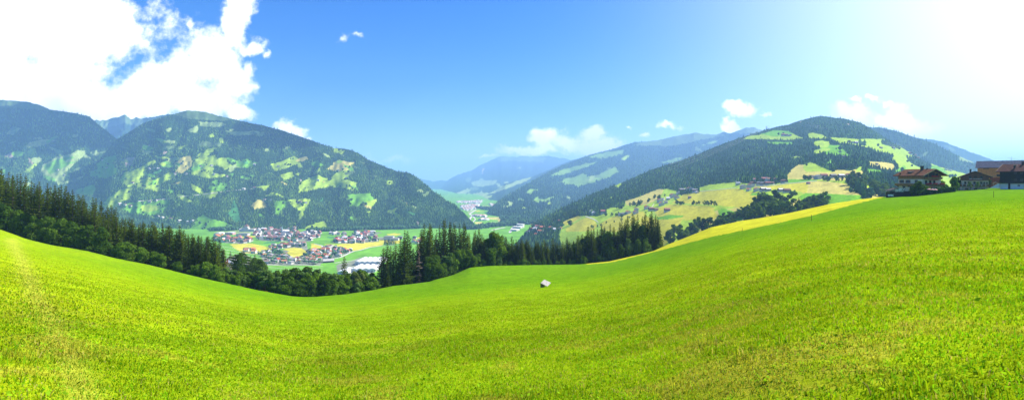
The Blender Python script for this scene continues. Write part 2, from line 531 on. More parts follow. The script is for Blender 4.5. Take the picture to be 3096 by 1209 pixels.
# ================================================================ mountains: slope sheets between a foot line and a ridge line
class Layer:
    def __init__(s, name, px0, px1, top, base, Yt, Yb, g=1.0, gully=(60, 60.0), jag=1.2, fields=(), ground=C_FOREST, step=2.0, rows=150, seed=1, treeline=None):
        s.__dict__.update(locals())
    def ln(s, tab, px):
        t = np.array(tab, float)
        return np.interp(px, t[:, 0], t[:, 1])
    def top_at(s, px):
        return s.ln(s.top, px) + s.jag * (fbm(np.asarray(px) / 9.0, np.zeros_like(px, dtype=float), s.seed, 4))
    def Y(s, px, py):
        px, py = np.asarray(px, float), np.asarray(py, float)
        pt, pb = s.ln(s.top, px), s.ln(s.base, px)
        t = np.clip((pb - py) / (pb - pt), 0, 1)
        Yt, Yb = s.ln(s.Yt, px), s.ln(s.Yb, px)
        y = Yb + (Yt - Yb) * t ** s.g
        amp, wl = s.gully
        w = px + 0.35 * (py - 541)
        rel = fbm(w / wl + 0.5 * fbm(w / wl, py / wl, s.seed + 9, 2), py / (wl * 2.6), s.seed + 20, 3) + s.fine * fbm(w / (wl * .3), py / (wl * .45), s.seed + 27, 2)
        return y + amp * rel * np.clip(t * 5, 0, 1) * np.clip((1 - t) * 6 + 0.25, 0, 1)
    def pt(s, px, py, dz=0.0):
        Y = s.Y(px, py)
        X, Z = (np.asarray(px, float) - CX) / F * Y, (HY - np.asarray(py, float)) / F * Y
        return np.stack([X, Y, Z + dz], -1)
    def field_at(s, px, py):
        """land-cover colour and whether it is woodland"""
        n = s.warp
        wx = px + n * fbm(px / 14, py / 8, s.seed + 50, 4)
        wy = py + 0.6 * n * fbm(px / 11, py / 7, s.seed + 57, 4)
        c = np.empty((px.size, 3))
        c[:] = s.ground
        wood = np.ones(px.size, bool)
        for colr, pg in s.fields:
            k = inpoly(pg, wx, wy)
            c[k] = colr
            wood[k] = colr is C_FOREST
        if s.treeline is not None:
            up = wy < s.ln(s.treeline, px) + 5 * fbm(px / 10, py / 6, s.seed + 3, 3)
            c[up] = C_ALP
            wood[up] = False
        return c, wood
    warp = 5.0
    fine = 0.25
    def build(s, mat, extra=None):
        px = np.arange(s.px0, s.px1 + .1, s.step)
        t = np.linspace(0, 1, s.rows)
        PX, T = np.meshgrid(px, t)
        pb, ptop = s.ln(s.base, PX), s.top_at(PX)
        PY = pb + (ptop - pb) * T
        V = s.pt(PX, PY)
        c, wood = s.field_at(PX.ravel(), PY.ravel())
        c = c * (1 + 0.22 * fbm(PX.ravel() / 4, PY.ravel() / 3, s.seed + 70, 4))[:, None]
        crest = V[-1]
        Vs, Cs = [V.reshape(-1, 3)], [c]
        lastc = c.reshape(*PX.shape, 3)[-1]
        for fy, dz in ((1.03, 25.0), (1.15, 140.0), (1.45, 420.0), (1.9, 900.0)):
            b = crest.copy()
            b[:, 0] *= fy; b[:, 1] *= fy
            b[:, 2] = np.maximum(b[:, 2] - dz, FLOOR - 10)
            Vs.append(b); Cs.append(lastc)
        foot = V[0].copy(); foot[:, 2] = FLOOR - 12; foot[:, 1] -= 20
        Vs.insert(0, foot); Cs.insert(0, c.reshape(*PX.shape, 3)[0])
        o = mesh_np(s.name, np.concatenate(Vs), grid_faces(s.rows + 5, len(px)), mat, np.concatenate(Cs), smooth=True)
        tag(o, kind='structure')
        return o

# ---- conifer and broadleaf stand-ins for woods seen from far away
def conifer_low(n=6, tiers=((0.02, 0.62, 1.0), (0.38, 1.0, 0.66))):
    V, Fc = [], []
    for z0, z1, r in tiers:
        b = len(V)
        for k in range(n):
            a = 2 * math.pi * k / n + z0 * 3
            V.append((r * math.cos(a) * (0.8 + 0.4 * (k % 2)), r * math.sin(a) * (0.8 + 0.4 * (k % 2)), z0 + 0.06 * (k % 2)))
        V.append((0, 0, z1))
        for k in range(n):
            Fc.append((b + k, b + (k + 1) % n, b + n))
    return np.array(V), np.array(Fc)

def broad_low():
    V = [(0, 0, 0.05)]
    rings = ((0.28, 0.8), (0.6, 1.0), (0.86, 0.6))
    n = 6
    for i, (z, r) in enumerate(rings):
        for k in range(n):
            a = 2 * math.pi * (k + 0.5 * i) / n
            q = r * (0.8 + 0.35 * ((k * 7 + i * 3) % 3) / 2)
            V.append((q * math.cos(a), q * math.sin(a), z + 0.05 * ((k + i) % 2)))
    V.append((0, 0, 1.0))
    Fc = []
    for k in range(n): Fc.append((0, 1 + (k + 1) % n, 1 + k))
    for i in range(2):
        a, b = 1 + i * n, 1 + (i + 1) * n
        for k in range(n):
            Fc += [(a + k, a + (k + 1) % n, b + k), (a + (k + 1) % n, b + (k + 1) % n, b + k)]
    for k in range(n): Fc.append((1 + 2 * n + k, 1 + 2 * n + (k + 1) % n, 1 + 3 * n))
    return np.array(V), np.array(Fc)

TPL = {'conifer': conifer_low(), 'conifer_tiny': conifer_low(5), 'broad': broad_low()}

def wood_mesh(name, pts, height, width, tpl, mat, colors, label=None):
    """many far trees as one mass: pts (n,3), height/width (n,)"""
    TV, TF = TPL[tpl]
    n = len(pts)
    ang = RNG.random(n) * 6.283
    ca, sa = np.cos(ang)[:, None], np.sin(ang)[:, None]
    jit = 1 + 0.22 * RNG.standard_normal((n, len(TV)))
    x = TV[None, :, 0] * width[:, None] * jit
    y = TV[None, :, 1] * width[:, None] * jit
    V = np.stack([x * ca - y * sa, x * sa + y * ca, TV[None, :, 2] * height[:, None]], -1) + pts[:, None, :]
    Fc = (TF[None] + (np.arange(n) * len(TV))[:, None, None]).reshape(-1, 3)
    c = np.repeat(colors, len(TV), 0)
    o = mesh_np(name, V.reshape(-1, 3), Fc, mat, c)
    return tag(o, label, None, None, 'stuff')

def tree_colors(n, x=None, y=None, light=0.22):
    c = np.empty((n, 3))
    c[:] = (0.050, 0.112, 0.024)
    k = RNG.random(n)
    patch = fbm(x / 40, y / 25, 77, 3) if x is not None else np.zeros(n)
    br = (k + patch * 1.1) > (1 - light)
    c[br] = (0.14, 0.245, 0.034)
    return c * (0.65 + 0.75 * RNG.random(n))[:, None]

def plant_layer(L, name, n, hgt, tpl, mat, top_only=None, keep=None, label=None, light=0.22, wid=0.2):
    px = L.px0 + RNG.random(n) * (L.px1 - L.px0)
    pt, pb = L.ln(L.top, px), L.ln(L.base, px)
    py = pt + RNG.random(n) ** 0.9 * (pb - pt)
    _, wood = L.field_at(px, py)
    if keep is not None: wood &= keep(px, py)
    px, py = px[wood], py[wood]
    P = L.pt(px, py)
    o = np.argsort(-P[:, 1])
    P, px, py = P[o], px[o], py[o]
    h = hgt * (0.65 + 0.6 * RNG.random(len(P)))
    if top_only: h = h * np.interp(P[:, 1], *top_only)
    c = tree_colors(len(P), px, py, light)
    return wood_mesh(name, P - np.array([0, 0, 1.0]), h, h * wid * (0.8 + 0.5 * RNG.random(len(P))), tpl, mat, c, label)
# ================================================================ the ranges, from the photo's ridge lines
def dd(*pts): return [(x * 1.2019, y * 1.2019) for x, y in pts]

L1_FIELDS = [(C_PALE, poly(K1, (180, 430), (200, 385), (260, 350), (330, 335), (365, 315), (400, 320), (400, 345), (355, 370), (310, 420), (300, 460), (270, 475), (230, 440))),
    (C_GREEN, poly(K1, (200, 395), (260, 360), (340, 345), (360, 365), (290, 400), (240, 430))),
    (C_PALE, poly(K1, (118, 290), (170, 270), (240, 262), (258, 272), (200, 300), (130, 305))),
    (C_GREEN, poly(K1, (50, 330), (80, 315), (110, 330), (100, 345), (60, 345))),
    (C_PALE, poly(K1, (25, 240), (60, 205), (100, 213), (60, 245))),
    (C_SCAR, poly(K1, (20, 345), (50, 325), (65, 350), (40, 352))), (C_SCAR, poly(K1, (128, 343), (158, 380), (140, 388))),
    (C_ALP, poly(K1, (-60, 85), (0, 82), (120, 95), (240, 118), (300, 140), (200, 130), (90, 118), (-60, 120))),
    (C_PALE, poly(K1, (45, 280), (70, 275), (75, 287), (50, 288))), (C_PALE, poly(K1, (330, 245), (365, 240), (360, 255), (335, 255)))]
L1 = Layer('far_slope', -420, 470, [(-420, 318), (0, 303), (10, 303), (80, 308), (120, 318), (150, 331), (200, 338), (245, 347), (270, 352), (295, 375), (320, 395), (345, 415), (400, 455), (470, 520)],
    [(-420, 700), (470, 700)], [(-420, 4300), (250, 4200), (345, 4000), (470, 3700)], [(-420, 2700), (470, 2900)], 1.1, (150, 60.0), 2.0, L1_FIELDS, seed=3)

L2_FIELDS = [
    (C_GREEN, poly(K1, (450, 385), (490, 350), (540, 340), (545, 360), (520, 375), (555, 400), (540, 430), (490, 450), (420, 440), (420, 415), (460, 405))),
    (C_LIME, poly(K1, (560, 455), (580, 420), (625, 410), (720, 360), (730, 375), (680, 400), (690, 425), (660, 445), (640, 480), (600, 490))),
    (C_LIME, poly(K1, (640, 465), (690, 440), (730, 455), (790, 420), (830, 425), (820, 440), (760, 470), (740, 510), (680, 500), (640, 490))),
    (C_TAN, poly(K1, (810, 380), (860, 345), (890, 342), (900, 370), (890, 400), (850, 425), (820, 420), (830, 395))),
    (C_LIME, poly(K1, (910, 360), (950, 340), (1010, 338), (1010, 370), (1060, 375), (1060, 385), (1000, 390), (1000, 420), (1060, 435), (1050, 445), (960, 440), (965, 400), (910, 385))),
    (C_LIME, poly(K1, (1090, 385), (1125, 360), (1140, 375), (1185, 372), (1180, 385), (1130, 400), (1095, 400))),
    (C_PALE, poly(K1, (870, 230), (910, 205), (930, 198), (925, 235))), (C_PALE, poly(K1, (940, 190), (1010, 182), (1060, 195), (1040, 205), (960, 203))),
    (C_PALE, poly(K1, (1050, 225), (1120, 230), (1200, 225), (1230, 240), (1100, 250))),
    (C_ALP, poly(K1, (930, 290), (950, 275), (1040, 285), (1030, 298), (940, 300))),
    (C_GREEN, poly(K1, (340, 505), (390, 490), (440, 475), (450, 490), (430, 530), (390, 525), (350, 515))),
    (C_LIME, poly(K1, (470, 575), (500, 545), (560, 500), (620, 490), (610, 540), (560, 560), (520, 590))),
    (C_GREEN, poly(K1, (560, 590), (640, 565), (780, 545), (800, 570), (760, 610), (700, 620), (610, 615))),
    (C_GREEN, poly(K1, (870, 690), (915, 660), (920, 635), (950, 618), (1000, 640), (1050, 650), (1110, 680), (1080, 700), (920, 700))),
    (C_SCAR, poly(K1, (578, 370), (590, 350), (630, 343), (620, 385), (590, 398))), (C_SCAR, poly(K1, (755, 335), (770, 320), (780, 325), (765, 340))), (C_SCAR, poly(K1, (685, 300), (700, 290), (705, 310), (690, 315))),
    (C_LIME, dd((490, 400), (540, 395), (545, 410), (510, 430), (545, 440), (530, 450), (480, 440))),
    (C_GREEN, dd((590, 405), (620, 400), (650, 410), (625, 425), (595, 420))),
    (C_LIME, dd((680, 415), (740, 393), (755, 405), (720, 425), (690, 430))),
    (C_LIME, dd((755, 455), (800, 440), (830, 455), (845, 435), (880, 410), (890, 430), (870, 450), (900, 460), (890, 480), (870, 475), (830, 470), (780, 480), (750, 485))),
    (C_TAN, dd((820, 425), (860, 405), (890, 408), (880, 425), (850, 432))),
    (C_GREEN, dd((875, 490), (930, 485), (945, 510), (930, 520), (880, 520))),
    (C_GREEN, poly(K2, (740, 20), (840, 20), (830, 70), (790, 110), (760, 165), (735, 160), (725, 60))),
    (C_LIME, poly(K2, (850, 10), (1060, 0), (1050, 60), (1000, 120), (980, 210), (960, 200), (950, 110), (870, 60))),
    (C_TAN, poly(K2, (500, 70), (560, 10), (620, 20), (650, 60), (640, 90), (540, 110))),
    (C_LIME, poly(K2, (1010, 300), (1025, 265), (1070, 250), (1200, 210), (1215, 250), (1225, 310))),
    (C_GREEN, poly(K2, (1420, 20), (1570, 0), (1560, 30), (1480, 45))), (C_LIME, poly(K2, (1600, 30), (1700, 0), (1690, 60), (1640, 90), (1620, 80))),
    (C_TAN, poly(K2, (1930, 10), (1960, 20), (2020, 70), (2000, 90), (1950, 40))),
    (C_DKGREEN, poly(K2, (330, 10), (345, 20), (390, 150), (400, 230), (360, 230), (280, 150), (310, 100))),
    (C_ALP, dd((420, 283), (480, 276), (540, 285), (600, 300), (560, 305), (480, 300))),
    (C_PALE, dd((500, 305), (560, 312), (555, 320), (505, 318))), (C_PALE, dd((575, 330), (620, 332), (618, 342), (580, 340))),
    (C_SCAR, poly(K5, (1890, 40), (1915, 40), (1940, 90), (1925, 150), (1900, 110))),
    (C_GREEN, dd((600, 445), (640, 440), (630, 455))), (C_LIME, dd((640, 470), (680, 465), (670, 482))), (C_GREEN, dd((520, 470), (570, 460), (575, 478), (530, 485))),
    (C_LIME, dd((835, 372), (870, 378), (860, 388), (840, 384))),
    (C_GREEN, dd((310, 515), (350, 505), (400, 508), (380, 530), (330, 535))),
    (C_GREEN, dd((780, 410), (800, 402), (812, 415), (795, 425))),
    (C_LIME, dd((705, 440), (735, 432), (740, 446), (715, 455)))]
L2 = Layer('forested_mountain', 196, 1436,
    [(196, 610), (213, 590), (230, 562), (260, 524), (300, 484), (330, 446), (345, 426), (380, 406), (440, 370), (500, 352), (565, 334), (620, 338), (655, 349), (720, 364), (790, 379), (841, 391), (877, 403), (925, 419), (985, 440), (1010, 447), (1058, 453), (1082, 462), (1118, 486), (1154, 500), (1202, 519), (1238, 523), (1262, 538), (1282, 556), (1310, 578), (1335, 594), (1350, 609), (1375, 620), (1400, 645), (1418, 665), (1436, 684)],
    [(196, 700), (560, 700), (640, 694), (1340, 691), (1420, 690), (1436, 688)], [(196, 3300), (330, 3500), (600, 3600), (900, 3450), (1150, 3150), (1300, 2850), (1436, 2320)], [(196, 2350), (600, 2230), (1436, 2290)], 1.05, (110, 62.0), 2.0, L2_FIELDS, seed=5, rows=210, step=2.0)

LP = Layer('rocky_peaks', 250, 620, [(250, 395), (290, 364), (320, 364), (350, 355), (378, 347), (395, 361), (415, 356), (432, 360), (470, 352), (505, 345), (560, 345), (620, 380)], [(250, 520), (620, 520)],
    [(250, 7000), (620, 6800)], [(250, 5200), (620, 5200)], 1.0, (260, 26.0), 4.0, [(C_ALP, [(240, 330), (430, 340), (440, 385), (380, 372), (330, 385), (240, 400)]), (C_ALP, dd((300, 375), (340, 360), (335, 380)))], seed=8, rows=60)
LP.warp = 8

LC = Layer('distant_massif', 1230, 1830, [(1230, 600), (1280, 582), (1328, 560), (1380, 530), (1426, 515), (1454, 499), (1496, 480), (1515, 472), (1547, 475), (1589, 471), (1612, 475), (1659, 472), (1692, 477), (1720, 483), (1780, 500), (1830, 510)],
    [(1230, 618), (1830, 625)], [(1230, 12000), (1500, 15000), (1830, 15000)], [(1230, 4300), (1500, 4300), (1830, 4100)], 1.0, (330, 44.0), 3.0, [
    (C_PALE, poly(K3, (440, 255), (520, 235), (640, 240), (620, 270), (520, 290), (450, 280))), (C_PALE, poly(K3, (330, 330), (420, 300), (440, 320), (350, 345))),
    (C_PALE, poly(K3, (380, 370), (420, 325), (440, 350), (400, 380))), (C_PALE, poly(K3, (440, 390), (480, 355), (560, 335), (610, 330), (600, 360), (500, 385))),
    (C_SCAR, poly(K3, (640, 62), (700, 58), (690, 90), (660, 80))), (C_ALP, poly(K3, (620, 50), (850, 50), (1000, 70), (1000, 110), (800, 90), (650, 95))),
    (C_PALE, poly(K3, (780, 145), (815, 140), (810, 155))), (C_SCAR, poly(K3, (520, 150), (535, 150), (530, 185), (520, 185)))], seed=12, rows=80)
LC.warp = 9

LD = Layer('hazy_ridge', 1150, 1520, [(1150, 560), (1215, 552), (1262, 540), (1287, 543), (1310, 549), (1340, 545), (1380, 552), (1520, 560)], [(1150, 572), (1520, 572)], [(1150, 13500), (1520, 13500)], [(1150, 11000), (1520, 11000)], 1.0, (200, 40.0), 2.0, [], seed=15, rows=20, step=4.0)

L4 = Layer('middle_ridge', 1395, 1900, [(1395, 617), (1440, 606), (1488, 583), (1528, 556), (1608, 535), (1660, 514), (1723, 485), (1790, 470), (1900, 470)], [(1395, 624), (1500, 628), (1900, 640)], [(1395, 4800), (1500, 7000), (1723, 9500), (1900, 9500)], [(1395, 4150), (1500, 4000), (1900, 3900)], 1.0, (260, 36.0), 2.5, [
    (C_PALE, poly(K3, (560, 300), (640, 285), (740, 265), (820, 230), (905, 208), (880, 235), (740, 290), (640, 330), (590, 340))), (C_PALE, poly(K3, (500, 370), (600, 350), (600, 372), (520, 390)))], seed=18, rows=70)

L3_FIELDS = [
    (C_MID, poly(K3, (1040, 195), (1120, 170), (1230, 150), (1300, 150), (1180, 185), (1060, 205))), (C_MID, poly(K3, (1110, 250), (1180, 225), (1258, 215), (1258, 290), (1200, 270))),
    (C_MID, poly(K3, (850, 345), (890, 310), (960, 305), (930, 325), (890, 345))), (C_MID, poly(K3, (790, 390), (830, 370), (840, 385), (820, 402))),
    (C_MID, poly(K3, (900, 390), (930, 370), (1000, 380), (1080, 360), (1070, 380), (1000, 405), (920, 405))),
    (C_ALP, poly(KS, (1740, 300), (1900, 255), (2040, 215), (2140, 200), (2300, 215), (2340, 235), (2150, 272), (1960, 310), (1900, 302))),
    (C_MID, poly(KS, (1450, 380), (1530, 350), (1690, 330), (1680, 355), (1560, 385))),
    (C_MID, poly(KS, (1210, 495), (1290, 460), (1400, 430), (1510, 405), (1480, 430), (1380, 460), (1250, 498))),
    (C_MID, poly(KS, (1300, 555), (1340, 520), (1500, 500), (1640, 440), (1650, 470), (1560, 520), (1420, 558))), (C_MID, poly(KS, (1380, 500), (1430, 475), (1440, 492))),
    (C_ALP, poly(KS, (2400, 220), (2480, 175), (2576, 190), (2576, 215), (2450, 225))), (C_MID, poly(KS, (1930, 420), (2000, 390), (2060, 375), (2070, 385), (1990, 415))),
    (C_MID, poly(KS, (2200, 300), (2260, 275), (2310, 265), (2280, 290))), (C_MID, poly(K3, (1200, 215), (1258, 200), (1330, 200), (1300, 240))),
    (C_MID, poly(KS, (1560, 470), (1600, 455), (1620, 462), (1580, 480)))]
L3 = Layer('long_ridge', 1478, 2470, [(1478, 640), (1500, 618), (1535, 591), (1588, 560), (1647, 526), (1700, 500), (1724, 490), (1785, 468), (1845, 453), (1915, 431), (1985, 425), (2050, 410), (2083, 405), (2097, 401), (2125, 406), (2167, 407), (2190, 399), (2204, 404), (2232, 396), (2255, 386), (2279, 386), (2300, 392), (2380, 420), (2470, 450)],
    [(1478, 648), (1540, 656), (1620, 672), (2470, 690)], [(1478, 3300), (1724, 6600), (2000, 7500), (2300, 7200), (2470, 7000)], [(1478, 3150), (1540, 2900), (1620, 2500), (2470, 2600)], 1.05, (190, 54.0), 2.5, L3_FIELDS, seed=21, rows=150)

L3.warp = 9
RR = Layer('blue_ridge', 2560, 3500, [(2560, 420), (2620, 385), (2660, 386), (2715, 398), (2774, 418), (2818, 432), (2870, 458), (2930, 485), (3000, 520), (3100, 560), (3500, 600)], [(2560, 620), (3500, 640)], [(2560, 3800), (3500, 3600)], [(2560, 2600), (3500, 2400)], 1.0, (150, 50.0), 2.5, [
    (C_PALE, poly(KT, (2030, 590), (2120, 605), (2200, 640), (2190, 665), (2100, 655), (2050, 640)))], seed=25, rows=90)
RF = Layer('pale_ridge', 2700, 3700, [(2700, 420), (2789, 419), (2848, 427), (2884, 440), (2921, 455), (2958, 468), (2995, 482), (3020, 493), (3060, 520), (3200, 560), (3700, 590)], [(2700, 600), (3700, 610)], [(2700, 6200), (3700, 6000)], [(2700, 4200), (3700, 4200)], 1.0, (260, 44.0), 3.0, [], seed=28, rows=60)

R1_FIELDS = [
    # the hay meadows at the foot
    (C_LIME, [(1690, 720), (1696, 690), (1720, 668), (1755, 652), (1800, 652), (1850, 640), (1885, 630), (1890, 610), (1940, 600), (2010, 570), (2045, 577), (2060, 592), (2115, 583), (2120, 574), (2220, 554), (2345, 557), (2380, 545), (2400, 510), (2450, 490), (2520, 520), (2600, 520), (2640, 570), (2680, 600), (2680, 720), (2000, 800), (1740, 800), (1700, 760)]),
    (C_TAN, [(2000, 775), (2150, 640), (2400, 600), (2600, 560), (2700, 590), (2700, 700), (2200, 790)]),
    (C_TAN, poly(KM, (690, 165), (740, 150), (800, 135), (880, 100), (1020, 60), (1010, 85), (960, 115), (850, 175), (800, 195), (700, 205))),
    (C_YELLOW, poly(KM, (145, 350), (280, 290), (310, 310), (240, 350), (170, 380))), (C_YELLOW, poly(KM, (170, 430), (180, 405), (300, 330), (360, 310), (430, 345), (445, 380), (420, 420), (300, 430))),
    (C_YELLOW, poly(KM, (460, 370), (560, 310), (620, 290), (660, 270), (850, 255), (870, 290), (720, 400), (600, 440), (500, 420))),
    (C_YELLOW, poly(KM, (850, 290), (970, 330), (1200, 295), (1140, 430), (1080, 500), (1020, 560), (860, 560), (760, 420))),
    (C_YELLOW, poly(KM, (960, 295), (980, 240), (1070, 195), (1437, 210), (1500, 300), (1437, 330), (1210, 330))),
    (C_GREEN, poly(KM, (970, 310), (1060, 285), (1200, 290), (1190, 305), (1060, 325), (980, 325))),
    (C_LIME, poly(KM, (510, 250), (560, 225), (690, 215), (690, 235), (600, 255), (530, 270))),
    (C_LIME, poly(KM, (415, 45), (450, 20), (560, -10), (530, 15), (440, 55))), (C_LIME, poly(KM, (600, 35), (660, 5), (660, 25), (630, 50))),
    (C_LIME, poly(KM, (520, 155), (590, 120), (580, 135), (530, 165))),
    (C_LIME, poly(K7, (1200, 335), (1240, 260), (1480, 200), (2020, 150), (2340, 180), (2350, 240), (2040, 280), (1270, 355))),
    (C_YELLOW, poly(K7, (640, 600), (800, 500), (880, 420), (1270, 355), (2150, 280), (2250, 350), (2600, 380), (2600, 580), (2300, 720), (1600, 640))),
    (C_YELLOW, poly(K7, (300, 720), (640, 640), (900, 690), (1600, 700), (1500, 800), (300, 830))),
    (C_TAN, poly(K7, (-20, 640), (-20, 480), (240, 340), (400, 290), (480, 330), (420, 420), (300, 540), (100, 640))),
    (C_TAN, poly(K8, (280, 640), (300, 600), (500, 600), (1000, 550), (1660, 480), (1930, 500), (2270, 540), (2576, 780), (2200, 770), (1600, 745), (1350, 750), (1300, 720), (1000, 665), (650, 660))),
    (C_YELLOW, poly(K8, (280, 640), (300, 600), (500, 600), (1000, 550), (1480, 510), (1420, 740), (1300, 720), (1000, 665), (650, 660))),
    (C_GREEN, poly(K8, (1250, 830), (1400, 740), (2200, 770), (2576, 790), (2640, 880), (2100, 1010), (1900, 1000), (1600, 900), (1300, 900))),
    (C_LIME, poly(K8, (900, 760), (1250, 800), (1300, 860), (1050, 930), (950, 880))),
    (C_YELLOW, poly(K8, (-60, 720), (200, 730), (590, 760), (560, 900), (300, 980), (-60, 1010))), (C_GREEN, poly(K8, (190, 790), (250, 740), (600, 740), (590, 790), (400, 800))),
    (C_TAN, poly(K8, (980, 380), (1130, 200), (1250, 130), (1360, 140), (1350, 210), (1400, 280), (2000, 290), (2060, 240), (2400, 260), (2480, 230), (2640, 260), (2640, 420), (2100, 475), (1450, 440), (1000, 445))),
    (C_GREEN, poly(K8, (990, 520), (1030, 445), (1450, 450), (1650, 465), (1650, 490), (1000, 530))),
    (C_GREEN, poly(KR, (400, 720), (430, 700), (580, 740), (570, 790), (420, 790))),
    # upper pastures
    (C_LIME, poly(KR, (580, 212), (620, 190), (690, 185), (790, 150), (900, 155), (960, 190), (1010, 205), (930, 218))), (C_GREEN, poly(KR, (700, 178), (790, 150), (900, 155), (930, 175), (800, 195))),
    (C_GREEN, poly(KR, (740, 232), (930, 235), (930, 250), (790, 250))), (C_LIME, poly(KR, (1030, 180), (1060, 168), (1120, 175), (1190, 210), (1050, 210))),
    (C_LIME, poly(KR, (1190, 200), (1300, 205), (1450, 220), (1638, 270), (1638, 330), (1560, 310), (1440, 270), (1360, 250), (1260, 240))),
    (C_GREEN, poly(KR, (1110, 290), (1160, 255), (1250, 255), (1350, 345), (1240, 330), (1150, 320))),
    (C_TAN, poly(KR, (1450, 370), (1560, 375), (1638, 385), (1660, 440), (1560, 430), (1480, 400))), (C_GREEN, poly(KR, (1450, 420), (1560, 435), (1590, 470), (1450, 465))),
    (C_LIME, poly(KT, (1190, 470), (1290, 462), (1420, 465), (1540, 505), (1640, 560), (1800, 620), (1900, 680), (2000, 720), (2150, 750), (2350, 800), (2350, 960), (1700, 900), (1600, 760), (1500, 640), (1330, 560), (1290, 530), (1210, 495))),
    (C_FOREST, poly(K8, (2290, 520), (2330, 445), (2480, 430), (2640, 470), (2700, 560), (2700, 900), (2600, 800), (2400, 640))),
    (C_FOREST, poly(KT, (1610, 620), (1680, 600), (1800, 660), (1850, 730), (1760, 720), (1640, 660))), (C_FOREST, poly(KT, (1210, 480), (1280, 490), (1270, 520), (1220, 510))),
    (C_FOREST, poly(KT, (1400, 470), (1460, 470), (1555, 530), (1540, 545), (1400, 505))),
    (C_FOREST, poly(KT, (1110, 515), (1280, 535), (1500, 600), (1480, 655), (1280, 640), (1160, 600))),
    (C_GREEN, poly(KR, (1465, 530), (1500, 530), (1545, 575), (1500, 580))),
    (C_SCAR, poly(KT, (720, 325), (745, 318), (740, 330))), (C_SCAR, poly(KT, (1115, 335), (1140, 340), (1130, 350)))]
R1 = Layer('near_hill', 1530, 3300, [(1530, 796), (1560, 742), (1590, 702), (1620, 678), (1650, 655), (1720, 619), (1796, 584), (1880, 553), (1952, 521), (2000, 503), (2064, 484), (2128, 459), (2190, 433), (2246, 414), (2320, 391), (2385, 376), (2427, 363), (2470, 352), (2491, 351), (2513, 355), (2551, 359), (2598, 369), (2650, 400), (2700, 432), (2760, 467), (2800, 490), (2850, 507), (2900, 520), (2960, 537), (3100, 565), (3300, 590)],
    [(1530, 800), (1800, 800), (2000, 795), (2150, 750), (2300, 715), (2600, 665), (3000, 640), (3300, 640)], [(1560, 1700), (1800, 2100), (2200, 2500), (2500, 2800), (2800, 2500), (3300, 1900)], [(1560, 1250), (1800, 900), (2000, 640), (2300, 560), (2600, 560), (3300, 700)], 1.9, (60, 90.0), 2.0, R1_FIELDS, seed=33, rows=260, step=2.0)
R1.warp = 2.5
R1.fine = 0.06

def far_fields(L, n, y0, y1, size, seed, cols):
    """further small pastures whose outlines are read from noise, inside a band of the slope"""
    r = np.random.default_rng(seed)
    for _ in range(n):
        x = r.uniform(max(L.px0, 0), L.px1)
        lo, hi = y0(x), y1(x)
        if hi - lo < 8: continue
        y = r.uniform(lo, hi)
        a, b = size * r.uniform(.5, 1.5), size * r.uniform(.25, .6)
        ph = r.uniform(-.5, .5)
        pg = []
        for k in range(8):
            t = 2 * math.pi * k / 8
            q = r.uniform(.6, 1.2)
            pg.append((x + a * q * math.cos(t), y + b * q * math.sin(t) - ph * a * math.cos(t)))
        L.fields.append((cols[r.integers(len(cols))], pg))

far_fields(L2, 34, lambda x: L2.ln(L2.top, x) + 110, lambda x: 660, 13, 5, (C_GREEN, C_LIME, C_TAN, C_DKGREEN))
far_fields(L2, 30, lambda x: 455 if 230 < x < 720 else 900, lambda x: 640, 22, 15, (C_LIME, C_GREEN, C_PALE, C_LIME))
far_fields(L2, 14, lambda x: 470 if 850 < x < 1250 else 900, lambda x: 600, 15, 16, (C_LIME, C_GREEN, C_TAN))
far_fields(L1, 16, lambda x: 455, lambda x: 600, 22, 17, (C_GREEN, C_PALE, C_LIME))
far_fields(R1, 44, lambda x: R1.ln(R1.top, x) + 42 if x > 2360 else 900, lambda x: 530, 20, 19, (C_LIME, C_GREEN, C_LIME))
far_fields(R1, 14, lambda x: 420 if x > 2560 else 900, lambda x: 560, 26, 18, (C_LIME, C_GREEN))
far_fields(L2, 26, lambda x: L2.ln(L2.top, x) + 40 if x > 420 else 900, lambda x: 560, 15, 26, (C_LIME, C_GREEN, C_PALE))
far_fields(L2, 24, lambda x: L2.ln(L2.top, x) + 20, lambda x: L2.ln(L2.top, x) + 110, 12, 6, (C_ALP, C_PALE))
far_fields(L1, 22, lambda x: L1.ln(L1.top, x) + 60, lambda x: 600, 16, 7, (C_PALE, C_ALP, C_GREEN))
far_fields(L3, 30, lambda x: L3.ln(L3.top, x) + 30, lambda x: 640, 13, 8, (C_PALE, C_LIME, C_ALP))
far_fields(LC, 30, lambda x: 540, lambda x: 618, 14, 9, (C_PALE, C_ALP))
far_fields(RR, 14, lambda x: RR.ln(RR.top, x) + 20, lambda x: 560, 14, 10, (C_PALE, C_ALP))
far_fields(RF, 14, lambda x: RF.ln(RF.top, x) + 10, lambda x: 560, 16, 11, (C_PALE, C_ALP))

